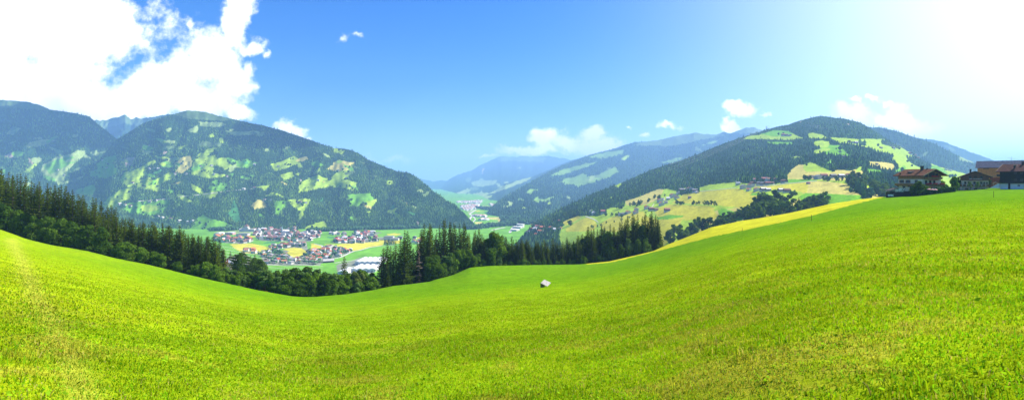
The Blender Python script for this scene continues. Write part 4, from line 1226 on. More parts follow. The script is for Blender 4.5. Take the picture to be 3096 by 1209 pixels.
SIZEW = ('small', 'mid-sized', 'large')
def village():
    r = random.Random(5)
    blocks = [(K4, VILLAGE_A, 66, 'around the spired church', 'houses around the spired church', ('brown', 'brown', 'maroon', 'maroon', 'grey', 'pale'), (1, 1, 2, 2)),
              (K4, VILLAGE_B, 17, 'in the hamlet above the large yellow field', 'houses above the large yellow field', ('orange', 'orange', 'red', 'brown', 'maroon'), (0, 1, 2)),
              (K4, VILLAGE_C, 22, 'in the quarter beside the orange crane', 'houses beside the orange crane', ('brown', 'grey', 'maroon', 'pale'), (1, 1, 2)),
              (K4, VILLAGE_D, 15, 'in the row between two yellow fields', 'houses between the yellow fields', ('brown', 'maroon', 'orange', 'grey'), (0, 1, 2)),
              (K4, VILLAGE_E, 44, 'in the quarter below the round yellow field', 'houses below the round yellow field', ('grey', 'grey', 'brown', 'orange', 'red', 'pale', 'brown'), (0, 0, 1)),
              (K5, VILLAGE_E2, 34, 'along the pale road by the factory field', 'houses along the pale road', ('brown', 'red', 'maroon', 'grey', 'orange', 'pale'), (0, 1, 1)),
              (K5, VILLAGE_F, 34, 'in the group behind the long yellow field', 'houses behind the long yellow field', ('brown', 'maroon', 'grey', 'red', 'pale'), (0, 1, 1, 2)),
              (K5, VILLAGE_G, 13, 'in the group before the riverside trees', 'houses before the riverside trees', ('brown', 'maroon', 'red', 'pale'), (1, 2)),
              (K5, VILLAGE_H, 8, 'in the short row between green fields', 'houses between green fields', ('brown', 'grey', 'pale'), (1,)),
              (K5, VILLAGE_I, 7, 'under the far forest foot', 'houses under the forest foot', ('red', 'brown', 'pale'), (1, 1, 0)),
              (K5, VILLAGE_J, 6, 'half hidden by the tall spruces', 'houses half hidden by spruces', ('red', 'grey', 'brown'), (1,)),
              (K4, VILLAGE_K, 5, 'by the corner of the large yellow field', 'houses at the yellow field corner', ('grey', 'brown', 'orange'), (1,)),
              (K4, VILLAGE_W, 6, 'among trees beside the arched hall', 'houses beside the arched hall', ('orange', 'brown', 'pale'), (1, 2))]
    for crop, pg, n, where, group, roofs, sizes in blocks:
        pg = conv(pg, *crop)
        xs, ys = [p[0] for p in pg], [p[1] for p in pg]
        got, tries = [], 0
        while len(got) < n and tries < 6000:
            tries += 1
            x, y = r.uniform(min(xs), max(xs)), r.uniform(min(ys), max(ys))
            if not inpoly(pg, np.array([x]), np.array([y]))[0]: continue
            p = floor_at(x, y)
            if any((p[0] - q[0]) ** 2 + (p[1] - q[1]) ** 2 < 16 ** 2 for _, q in got): continue
            got.append((x, p))
        got.sort()
        cnt = {}
        for x, p in got:
            rc, sz, up = r.choice(roofs), r.choice(sizes), r.choice(('wood', 'white', 'white'))
            k = (rc, sz, up)
            cnt[k] = cnt.get(k, 0) + 1
            wall = 'timber-topped' if up == 'wood' else 'white'
            put_house('house', p, (rc, up, sz), r.choice((0, 0, 1.57, 0.4, 1.2, -0.35)) + r.gauss(0, .12), r.uniform(.95, 1.18),
                      f'{SIZEW[sz]} {wall} {rc}-roofed house, {ordinal(cnt[k])} such from left, {where}', 'house', group)
    # the far small town: too many to count
    V, Fc, Cc = [], [], []
    TV = np.array([(-1, -1, 0), (1, -1, 0), (1, 1, 0), (-1, 1, 0), (-1, -1, 1), (1, -1, 1), (1, 1, 1), (-1, 1, 1), (0, -1.1, 1.5), (0, 1.1, 1.5)], float)
    TF = [(0, 1, 5), (0, 5, 4), (1, 2, 6), (1, 6, 5), (2, 3, 7), (2, 7, 6), (3, 0, 4), (3, 4, 7), (4, 5, 8), (6, 7, 9), (5, 6, 9), (5, 9, 8), (7, 4, 8), (7, 8, 9)]
    k = 0
    for pg, n in ((conv([(60, 210), (450, 190), (440, 260), (210, 335), (100, 280)], *K6), 190), (conv([(0, 125), (350, 120), (520, 110), (500, 170), (350, 175), (0, 160)], *K6), 120), (conv([(600, 262), (760, 255), (860, 295), (740, 300), (610, 285)], *K6), 40), (conv([(640, 180), (760, 190), (830, 260), (780, 270)], *K6), 22), (conv([(340, 420), (480, 415), (640, 430), (560, 448), (380, 440)], *K6), 24), (conv([(430, 490), (650, 475), (640, 510), (500, 520)], *K6), 16), (conv([(1150, 300), (1240, 290), (1240, 325), (1090, 330)], *K6), 12)):
        xs, ys = [p[0] for p in pg], [p[1] for p in pg]
        c = 0
        while c < n:
            x, y = r.uniform(min(xs), max(xs)), r.uniform(min(ys), max(ys))
            if not inpoly(pg, np.array([x]), np.array([y]))[0]: continue
            c += 1
            a, sc = r.uniform(0, 3.14), r.uniform(6, 11)
            p = np.array(floor_at(x, y))
            q = TV * sc * np.array((1, 1, .8))
            ca, sa = math.cos(a), math.sin(a)
            V.append(np.stack([q[:, 0] * ca - q[:, 1] * sa, q[:, 0] * sa + q[:, 1] * ca, q[:, 2]], -1) + p)
            Fc += [tuple(i + k for i in f) for f in TF]
            k += 10
            col = np.tile((0.75, 0.73, 0.70), (10, 1)); col[8:] = r.choice(((0.35, 0.14, 0.10), (0.3, 0.28, 0.27), (0.5, 0.2, 0.12)))
            Cc.append(col)
    tag(mesh_np('distant_town', np.concatenate(V), np.array(Fc), M['far_trees'], np.concatenate(Cc)), 'far hazy town in the bend of the valley', None, None, 'stuff')

def landmarks():
    W, WD, GR = M['house_white'], M['house_wood'], M['roof_grey']
    # church with a green spire
    p = floor_at(853, 706.5)
    t = empty('church', p, 0.15)
    tag(t, 'white church with a tall slender green spire', 'church')
    MB().box(-3, 3, -3, 3, 0, 19).build('tower', W, t)
    sp = MB()
    sp.solid([(-3.2, -3.2, 19), (3.2, -3.2, 19), (3.2, 3.2, 19), (-3.2, 3.2, 19), (-1.2, -1.2, 23), (1.2, -1.2, 23), (1.2, 1.2, 23), (-1.2, 1.2, 23), (0, 0, 35)],
             [(3, 2, 1, 0), (0, 1, 5, 4), (1, 2, 6, 5), (2, 3, 7, 6), (3, 0, 4, 7), (4, 5, 8), (5, 6, 8), (6, 7, 8), (7, 4, 8)])
    sp.build('spire', M['copper'], t)
    n = bpy.data.objects.new('nave', house_mesh('nave', 13, 26, 10, 6, .6, [W, W, M['roof_pale']])); link(n); n.parent = t; n.location = (12, 6, 0); n.rotation_euler = (0, 0, -1.2)
    # white hotel terraces with a pyramid roof on the rise
    p = floor_at(747, 699.5)
    t = empty('hotel', p, 0)
    tag(t, 'sprawling white hotel with a peaked tower roof at the forest foot', 'hotel')
    MB().box(-28, 34, -9, 8, -1, 11).box(-20, 8, -6, 9, 11, 16).build('wing', W, t)
    MB().box(-9, 5, -7, 7, 16, 22).build('tower', W, t)
    MB().solid([(-11, -9, 22), (7, -9, 22), (7, 9, 22), (-11, 9, 22), (-2, 0, 31)], [(3, 2, 1, 0), (0, 1, 4), (1, 2, 4), (2, 3, 4), (3, 0, 4)]).build('tower_roof', M['roof_brown'], t)
    MB().solid([(-30, -11, 11.2), (-21, -11, 11.2), (-21, 8, 11.2), (-30, 8, 11.2), (-25, 0, 14)], [(3, 2, 1, 0), (0, 1, 4), (1, 2, 4), (2, 3, 4), (3, 0, 4)]).build('wing_roof', M['roof_pale'], t)
    # halls
    def hall(name, px, py, w, l, h, rise, rz, wall, roof, label, cat):
        t = empty(name, floor_at(px, py), rz)
        tag(t, label, cat)
        MB().box(-w / 2, w / 2, -l / 2, l / 2, -1, h).build('wall', wall, t)
        n = 9
        pts = [(w / 2 * 1.03 * math.cos(math.pi - math.pi * k / (n - 1)), h + 0.02 + rise * math.sin(math.pi * k / (n - 1))) for k in range(n)]
        v = [(x, y, z) for y in (-l / 2 - .5, l / 2 + .5) for x, z in pts]
        MB().solid(v, [tuple(range(n - 1, -1, -1)), tuple(range(n, 2 * n))] + [(i, i + 1, i + 1 + n, i + n) for i in range(n - 1)] + [(n - 1, 0, n, 2 * n - 1)]).build('roof', roof, t)
        return t
    hall('sports_hall', 663, 709, 27, 30, 3, 6, 0.0, W, M['roof_white'], 'white round-arched sports hall at the village edge', 'hall')
    hall('trade_hall', 696, 709, 31, 22, 8, 1.2, 0.0, M['pink_wall'], M['roof_white'], 'pink hall with a flat white roof', 'hall')
    hall('school_building', 735, 712, 44, 24, 8, 1.2, 0.05, W, M['roof_grey'], 'long school building with a dark grey roof', 'school')
    hall('hotel_block', 1176, 724, 34, 24, 12, .8, 0.0, W, GR, 'wide white hotel block with a grey roof among valley fields', 'hotel')
    hall('hotel_block', 1193, 726, 30, 20, 7, .8, 0.0, W, GR, 'lower white hotel block beside the wide one', 'hotel')
    hall('dark_hall', 1210, 722, 16, 16, 9, .5, 0.0, M['roof_grey'], M['roof_grey'], 'small dark cube-like hall beside the spruces', 'hall')
    # tower crane
    t = empty('tower_crane', floor_at(897, 719), 0.3)
    tag(t, 'orange construction crane standing in the village', 'crane')
    MB().box(-.7, .7, -.7, .7, 0, 27).build('mast', M['orange'], t)
    MB().box(-9, 18, -.5, .5, 27.05, 28.2).build('jib', M['orange'], t)
    MB().box(-9, -6, -.9, .9, 25.2, 27).build('counterweight', M['concrete'], t)
    # factory with white sawtooth sheds
    def shed(px0, px1, py0, py1, h, n, label):
        a, b = floor_at(px0, py1), floor_at(px1, py1)
        w = b[0] - a[0]
        d = floor_at(px0, py0)[1] - a[1]
        t = empty('factory_hall', a, 0.0)
        tag(t, label, 'factory', 'factory halls in the valley')
        MB().box(0, w, 0, d, -1, h).build('wall', M['factory_wall'], t)
        rf = MB()
        s = w / n
        for k in range(n):
            rf.solid([(k * s, -.6, h + .02), ((k + 1) * s - .15, -.6, h + .02), ((k + 1) * s - .15, d + .6, h + .02), (k * s, d + .6, h + .02), (k * s + s * .5, -.6, h + 2.2), (k * s + s * .5, d + .6, h + 2.2)],
                     [(3, 2, 1, 0), (0, 1, 4), (2, 3, 5), (1, 2, 5, 4), (3, 0, 4, 5)])
        rf.build('roof', M['roof_white'], t)
        bd = MB()
        for k in range(int(w / 9)):
            bd.box(3 + k * 9, 9 + k * 9, -.15, -.003, 2, 3.4)
        bd.build('window_band', M['glass_dark'], t)
    shed(1072, 1150, 787, 801, 8, 5, 'big white factory hall with low sawtooth roof')
    shed(1060, 1135, 808, 822, 7, 4, 'nearer white factory hall behind the leafy belt')
    shed(1021, 1052, 817, 828, 6, 1, 'small white factory annex behind the leafy belt')
    # barn by the factory field
    p = floor_at(993, 792)
    t = empty('barn', p, -1.15)
    tag(t, 'long dark timber barn with a wide grey roof beside the factory field', 'barn')
    MB().box(-9, 9, -13, 13, -1, 5).build('wall', WD, t)
    MB().solid([(-11, -14, 4.6), (11, -14, 4.6), (11, 14, 4.6), (-11, 14, 4.6), (0, -14, 9), (0, 14, 9)], [(3, 2, 1, 0), (0, 1, 4), (2, 3, 5), (1, 2, 5, 4), (3, 0, 4, 5)]).build('roof', M['roof_palegrey'], t)
    # red roofed house just below the meadow
    X, Y, z = at(690, 806, 330)
    t = empty('house', (X, Y, float(meadow_z(X, Y)) - .5), 0.5)
    tag(t, 'house with a bright red roof just below the meadow edge', 'house')
    b = bpy.data.objects.new('body', house_mesh('body', 9, 11, 6, 3.0, .8, [W, W, W])); link(b); b.parent = t
    MB().slab([(-5.5, -6.2, 6.05), (0, -6.2, 9.72), (0, 6.2, 9.72), (-5.5, 6.2, 6.05)], -.22).build('roof', M['roof_red'], t)
    MB().slab([(0.05, -6.2, 9.72), (5.5, -6.2, 6.05), (5.5, 6.2, 6.05), (0.05, 6.2, 9.72)], -.22).build('roof', M['roof_slate'], t)
    MB().box(-1.5, -.8, 2, 2.7, 8, 10.8).build('chimney', M['concrete'], t)

def hamlets():
    """farmhouses on the near hill, each with its boarded upper storey"""
    r = random.Random(9)
    def put(px, py, rc, up, sz, sc, rz, name, label, cat, group):
        p = R1.pt(np.array([float(px)]), np.array([float(py)]), -0.4)[0]
        put_house(name, tuple(p), (rc, up, sz), rz, sc * p[1] / 1250.0, label, cat, group)
    A = 'hamlet along the winding lane'
    B_ = 'hamlet on the hay slope'
    Cg = 'hamlet under the dark forest'
    D = 'farms under the upper woods'
    put(1789, 643, 'grey', 'white', 1, .85, .2, 'farmhouse', 'white farmhouse with grey roof at the head of the winding lane', 'house', A)
    put(1796, 649, 'pale', 'white', 1, .9, .1, 'farmhouse', 'pale-roofed white farmhouse beside the top of the winding lane', 'house', A)
    put(1824, 645, 'maroon', 'wood', 1, 1.0, 1.4, 'farmhouse', 'brown farmhouse with maroon roof right of the lane head', 'house', A)
    put(1876, 651, 'grey', 'white', 0, .9, .4, 'farmhouse', 'small white house with grey roof by the garden trees', 'house', A)
    put(1885, 650, 'grey', 'white', 0, .9, 1.1, 'farmhouse', 'second small grey-roofed white house by the garden trees', 'house', A)
    put(1899, 646, 'orange', 'white', 1, .9, .3, 'farmhouse', 'orange-roofed white farmhouse above the field hedge', 'house', A)
    put(1924, 638, 'orange', 'white', 1, 1.0, -.2, 'farmhouse', 'tall white farmhouse with orange roof, upper of a pair', 'house', A)
    put(1922, 646, 'maroon', 'white', 1, .9, .2, 'farmhouse', 'white farmhouse with maroon roof, lower of a pair', 'house', A)
    put(1956, 632, 'red', 'white', 1, 1.0, .1, 'farmhouse', 'white farmhouse under a bright red roof', 'house', B_)
    put(1969, 637, 'brown', 'wood', 1, 1.0, 1.5, 'barn', 'long brown barn beside the bright red roof', 'barn', B_)
    put(1984, 637, 'brown', 'wood', 0, 1.0, 1.5, 'barn', 'shorter brown barn, right of the long one', 'barn', B_)
    put(2017, 640, 'maroon', 'wood', 1, 1.05, 1.45, 'barn', 'lone timber barn with maroon roof on the hay slope', 'barn', B_)
    put(1995, 611, 'maroon', 'white', 1, .95, .2, 'farmhouse', 'farmhouse with maroon roof above the lane bend', 'house', B_)
    put(2000, 621, 'orange', 'white', 1, 1.0, 0, 'farmhouse', 'long white farmhouse with orange roof beside the lane', 'house', B_)
    put(2014, 615, 'grey', 'white', 0, .9, 1.2, 'farmhouse', 'white annex with grey roof beside the orange-roofed farmhouse', 'house', B_)
    put(2003, 606, 'grey', 'white', 0, .9, .9, 'farmhouse', 'small grey-roofed house above the maroon-roofed farmhouse', 'house', B_)
    put(2034, 597, 'maroon', 'white', 1, 1.1, .1, 'farmhouse', 'large white farm with maroon roof by the forest edge', 'house', B_)
    put(2020, 604, 'pale', 'white', 0, 1.0, 1.3, 'farmhouse', 'low pale-roofed wing of the large white farm', 'house', B_)
    put(2046, 600, 'brown', 'white', 0, 1.0, .4, 'farmhouse', 'small brown-roofed house right of the large white farm', 'house', B_)
    put(2052, 588, 'grey', 'white', 0, .9, .3, 'farmhouse', 'little white house just under the long timber inn', 'house', Cg)
    put(2062, 581, 'grey', 'wood', 2, .85, 1.57, 'inn', 'long dark timber inn at the forest edge', 'inn', Cg)
    put(2086, 577, 'brown', 'white', 1, 1.1, .1, 'inn', 'tall white inn between the timber inn and the forest', 'inn', Cg)
    put(2101, 581, 'grey', 'wood', 1, 1.0, 1.2, 'inn', 'dark timber inn at the end of the forest-edge group', 'inn', Cg)
    put(2108, 584, 'pale', 'white', 0, .8, .2, 'inn', 'white stair wing at the end of the forest-edge group', 'inn', Cg)
    put(2085, 600, 'brown', 'wood', 0, .85, 1.3, 'barn', 'small dark hay barn alone on the yellow slope', 'barn', Cg)
    # chapel
    p = R1.pt(np.array([2231.0]), np.array([559.5]), -.3)[0]
    t = empty('chapel', tuple(p), 1.3)
    tag(t, 'tiny white chapel at the forest edge above the hay slope', 'chapel')
    b = bpy.data.objects.new('nave', house_mesh('nave', 6, 10, 5, 3, .4, [M['house_white'], M['house_white'], M['roof_pale']])); link(b); b.parent = t
    MB().box(-1, 1, 3, 5, 7.2, 11).build('turret', M['house_white'], t)
    put(2248, 570, 'grey', 'white', 1, 1.1, .1, 'farmhouse', 'white chalet with dark grey roof below the chapel', 'house', Cg)
    put(2270, 567, 'brown', 'white', 1, 1.1, .2, 'farmhouse', 'white chalet with brown roof right of the grey-roofed chalet', 'house', Cg)
    put(2264, 577, 'orange', 'white', 0, 1.0, .5, 'farmhouse', 'small house with orange roof below the two white chalets', 'house', Cg)
    put(2288, 578, 'maroon', 'white', 1, 1.0, .1, 'farmhouse', 'chalet with maroon roof beside the long pale-roofed barn', 'house', Cg)
    put(2308, 578, 'pale', 'wood', 2, .85, 1.52, 'barn', 'long timber barn with a shining pale roof, left of two', 'barn', Cg)
    put(2322, 578, 'pale', 'wood', 2, .72, 1.54, 'barn', 'pale-roofed barn extension joined to the long timber barn', 'barn', Cg)
    put(2361, 580, 'pale', 'wood', 2, .8, 1.54, 'barn', 'second pale-roofed timber barn, nearer the orchard', 'barn', Cg)
    put(2379, 582, 'brown', 'wood', 1, 1.15, 1.4, 'barn', 'tall brown barn joined to the pale-roofed one', 'barn', Cg)
    E = 'hotel village under the dark forest'
    for k, (px, py, rc, up, sz) in enumerate(((2276, 559, 'brown', 'wood', 1), (2285, 549, 'maroon', 'white', 1), (2296, 559, 'grey', 'wood', 1), (2307, 560, 'grey', 'wood', 1), (2311, 549, 'maroon', 'wood', 2), (2322, 559, 'maroon', 'wood', 1), (2327, 550, 'brown', 'white', 2), (2340, 548, 'brown', 'wood', 1), (2334, 557, 'brown', 'wood', 0))):
        put(px, py, rc, up, sz, .95, (.2, 1.4, .1, .3, 1.5, 1.2, 1.5, .4, .9)[k], 'inn', f'{rc}-roofed {"timber" if up == "wood" else "white"} inn, {ordinal(k + 1)} from left in the inn village under the forest', 'inn', E)
    put(2371, 553, 'brown', 'wood', 1, 1.0, .4, 'farmhouse', 'timber farmhouse alone right of the inn village', 'house', E)
    put(2444, 556.5, 'maroon', 'wood', 0, .75, 1.5, 'barn', 'small hay hut on the tan field', 'barn', D)
    put(2452, 539, 'maroon', 'white', 0, 1.1, .3, 'farmhouse', 'white house half behind round trees under the upper woods', 'house', D)
    put(2473, 541, 'grey', 'white', 1, 1.15, .1, 'farmhouse', 'tall white house with grey roof under the upper woods', 'house', D)
    put(2491, 537, 'maroon', 'wood', 1, 1.1, 1.3, 'farmhouse', 'timber farmhouse with maroon roof beside the tall white house', 'house', D)
    put(2519, 537, 'grey', 'wood', 1, 1.0, 1.4, 'farmhouse', 'grey-roofed timber farm among round trees', 'house', D)
    put(2543, 537, 'pale', 'wood', 1, 1.0, 1.45, 'farmhouse', 'timber farm with pale roof beside round trees', 'house', D)
    put(2567, 535, 'maroon', 'white', 1, 1.0, .4, 'farmhouse', 'white farmhouse alone at the end of the tan field', 'house', D)
    G = 'farms on the upper pastures'
    for k, (px, py, rc, up, sz) in enumerate(((2368, 411, 'maroon', 'wood', 1), (2377, 412, 'brown', 'wood', 1), (2388, 412, 'grey', 'wood', 0), (2567, 431, 'brown', 'wood', 1), (2576, 433, 'brown', 'white', 0), (2588, 434, 'pale', 'wood', 1), (2540, 461, 'brown', 'wood', 0), (2553, 477, 'grey', 'wood', 1), (2663, 449, 'brown', 'wood', 0), (2701, 450, 'grey', 'wood', 0), (2752, 467, 'maroon', 'wood', 1), (2767, 472, 'brown', 'wood', 0), (2651, 498, 'brown', 'wood', 0), (2776, 480, 'brown', 'wood', 0), (2860, 515, 'grey', 'white', 0), (2872, 517, 'grey', 'white', 0))):
        put(px, py, rc, up, sz, .62, r.uniform(0, 3), 'hill_farm', f'{rc}-roofed farm on the upper pastures, {ordinal(k + 1)} from left', 'farm', G)
    # red roofed hamlet above the spruce row
    Hh = 'red roofed hamlet above the spruce row'
    for k, (px, py, rc, up, sz) in enumerate(((1598, 704, 'red', 'white', 0), (1606, 698, 'maroon', 'wood', 1), (1620, 697, 'pale', 'white', 1), (1625, 690, 'maroon', 'white', 1), (1634, 704, 'orange', 'white', 1), (1640, 693, 'orange', 'wood', 1), (1666, 694, 'orange', 'white', 1), (1680, 699, 'pale', 'white', 1), (1693, 694, 'orange', 'white', 0), (1692, 672, 'orange', 'white', 0), (1622, 712, 'orange', 'white', 0))):
        put(px, py, rc, up, sz, .95, r.uniform(-.4, 1.8), 'farmhouse', f'{rc}-roofed house, {ordinal(k + 1)} from left in the hamlet above the spruce row', 'house', Hh)
    for k, (x, y) in enumerate(conv([(1430, 462), (1470, 455), (1500, 470), (1540, 465), (1480, 510), (1545, 500), (1330, 490), (1310, 520)], *K6)):
        rc = ('orange', 'pale', 'orange', 'red', 'pale', 'maroon', 'orange', 'pale')[k]
        put_house('house', floor_at(x, y), (rc, 'white', 1), r.uniform(0, 3), 1.1, f'{rc}-roofed house, {ordinal(k + 1)} of eight beside the far river bend', 'house', 'houses beside the far river bend')
    # the works by the river
    for k, (x, y, w, d, h) in enumerate(((1290, 620, 36, 24, 8), (1240, 670, 38, 26, 7), (1190, 720, 28, 38, 6), (1320, 655, 20, 20, 7))):
        x, y = conv([(x, y)], *K6)[0]
        t = empty('works_hall', floor_at(x, y), -.4)
        tag(t, f'white flat-roofed works hall, {ordinal(k + 1)} of four beside the river road', 'hall', 'works beside the river road')
        MB().box(-w / 2, w / 2, -d / 2, d / 2, -1, h).build('wall', M['house_white'], t)
        MB().box(-w / 2 - .5, w / 2 + .5, -d / 2 - .5, d / 2 + .5, h + .01, h + .8).build('roof', M['roof_pale'], t)
    # farms on the mountain opposite
    lst = []
    for x, y in conv([(560, 570), (585, 575), (610, 578), (700, 560), (730, 555), (620, 470), (700, 405), (720, 400), (740, 405), (820, 430), (870, 430), (850, 380), (940, 392), (990, 390), (1000, 430), (1060, 440), (480, 365), (500, 400), (270, 410), (300, 435), (1140, 500), (1190, 495), (740, 630), (760, 635), (800, 640), (840, 650), (880, 655), (900, 650)], *K1) + dd((640, 415), (755, 455), (800, 455), (870, 450), (700, 420), (850, 430)) + conv([(940, 40), (970, 40), (1020, 45), (630, 20), (690, 22)], *K2):
        lst.append((x, y))
    lst.sort()
    for k, (x, y) in enumerate(lst):
        L = L1 if (x < 200) else L2
        p = L.pt(np.array([x]), np.array([y]), 0)[0]
        put_house('mountain_farm', tuple(p), (r.choice(('brown', 'grey', 'pale')), r.choice(('wood', 'white')), 1), r.uniform(0, 3), 1.0, f'tiny farm on the opposite mountain pastures, {ordinal(k + 1)} from left', 'farm', 'farms on the opposite mountain')
# ================================================================ the two chalets, the barn and the dark timber house at the top of the meadow
def ground_at(px, Y):
    X = (px - CX) / F * Y
    return X, Y, float(meadow_z(X, Y))

def window(parent, face, u, z, w, h, off=0.0, shutters=False, arch=False):
    """face 'front' lies in y = off, face 'side' in x = off; the frame stands proud, the pane sits in it"""
    def put(name, a0, a1, z0, z1, d0, d1, mt, par):
        mb = MB()
        if face == 'front': mb.box(a0, a1, off - d1, off - d0, z0, z1)
        else: mb.box(off - d1, off - d0, a0, a1, z0, z1)
        return mb.build(name, mt, par)
    fr = MB()
    t = 0.10
    def bar(a0, a1, z0, z1):
        if face == 'front': fr.box(a0, a1, off - 0.08, off + 0.02, z0, z1)
        else: fr.box(off - 0.08, off + 0.02, a0, a1, z0, z1)
    bar(u, u + t, z, z + h); bar(u + w - t, u + w, z, z + h); bar(u + t, u + w - t, z, z + t); bar(u + t, u + w - t, z + h - t, z + h)
    bar(u + w / 2 - .03, u + w / 2 + .03, z + t, z + h - t)
    f = fr.build('window', M['frame_wood'], parent)
    put('pane', u + t + .003, u + w - t - .003, z + t, z + h - t, -0.01, 0.03, M['glass_dark'], f)
    if arch:
        pts = [(u + w / 2 + w / 2 * math.cos(math.pi * k / 8), z + h + w / 2 * math.sin(math.pi * k / 8)) for k in range(9)]
        a = MB()
        n = len(pts)
        v = [(x, off - .05, q) for x, q in pts] + [(x, off + .02, q) for x, q in pts]
        a.solid(v, [tuple(range(n)), tuple(range(2 * n - 1, n - 1, -1))] + [(i + 1, i, i + n, i + 1 + n) for i in range(n - 1)])
        a.build('arch_light', M['glass_dark'], f)
    if shutters:
        put('shutter', u - .55, u - .05, z, z + h, 0.0, 0.05, M['shutter'], f)
        put('shutter', u + w + .05, u + w + .55, z, z + h, 0.0, 0.05, M['shutter'], f)
    return f

def gable_roof(parent, w, l, h, rise, ov, fo, bo, t, mat, name='roof', fascia=None):
    """two slabs over a w x l plan whose gable faces -y"""
    sl = rise / (w / 2)
    r = MB()
    z = h + 0.03
    r.solid([(-ov, -fo, z - ov * sl), (w / 2, -fo, z + rise), (w + ov, -fo, z - ov * sl), (w + ov, -fo, z - ov * sl + t), (w / 2, -fo, z + rise + t), (-ov, -fo, z - ov * sl + t),
             (-ov, l + bo, z - ov * sl), (w / 2, l + bo, z + rise), (w + ov, l + bo, z - ov * sl), (w + ov, l + bo, z - ov * sl + t), (w / 2, l + bo, z + rise + t), (-ov, l + bo, z - ov * sl + t)],
            [(0, 1, 4, 5), (1, 2, 3, 4), (7, 6, 11, 10), (8, 7, 10, 9), (5, 4, 10, 11), (4, 3, 9, 10), (1, 0, 6, 7), (2, 1, 7, 8), (0, 5, 11, 6), (3, 2, 8, 9)])
    o = r.build(name, mat, parent)
    if fascia:
        f = MB()
        f.slab([(-ov, -fo - .09, z - ov * sl - .05), (w / 2, -fo - .09, z + rise - .05), (w / 2, -fo - .09, z + rise + t + .04), (-ov, -fo - .09, z - ov * sl + t + .04)], -.08)
        f.slab([(w / 2, -fo - .09, z + rise - .05), (w + ov, -fo - .09, z - ov * sl - .05), (w + ov, -fo - .09, z - ov * sl + t + .04), (w / 2, -fo - .09, z + rise + t + .04)], -.08)
        f.build('verge_board', fascia, o)
    return o

def flowers(parent, x0, x1, y, z, n, name='flower_box', axis='x'):
    mb = MB()
    mb.box(x0, x1, y - .22, y, z - .2, z)
    o = mb.build(name, M['wood_mid'], parent)
    V, Fq = [], []
    r = np.random.default_rng(int(abs(x0 * 31 + z * 7)) + 3)
    for k in range(n):
        c = np.array((r.uniform(x0 - .1, x1 + .1), y - .14 + r.normal(0, .14), z + r.uniform(0, .45)))
        a, b = r.standard_normal((2, 3)) * 0.13
        V += [c - a, c + b, c + a, c - b]
        Fq.append([4 * k, 4 * k + 1, 4 * k + 2, 4 * k + 3])
    mesh_np('blossoms', V, Fq, M['geranium'], parent=o)
    return o

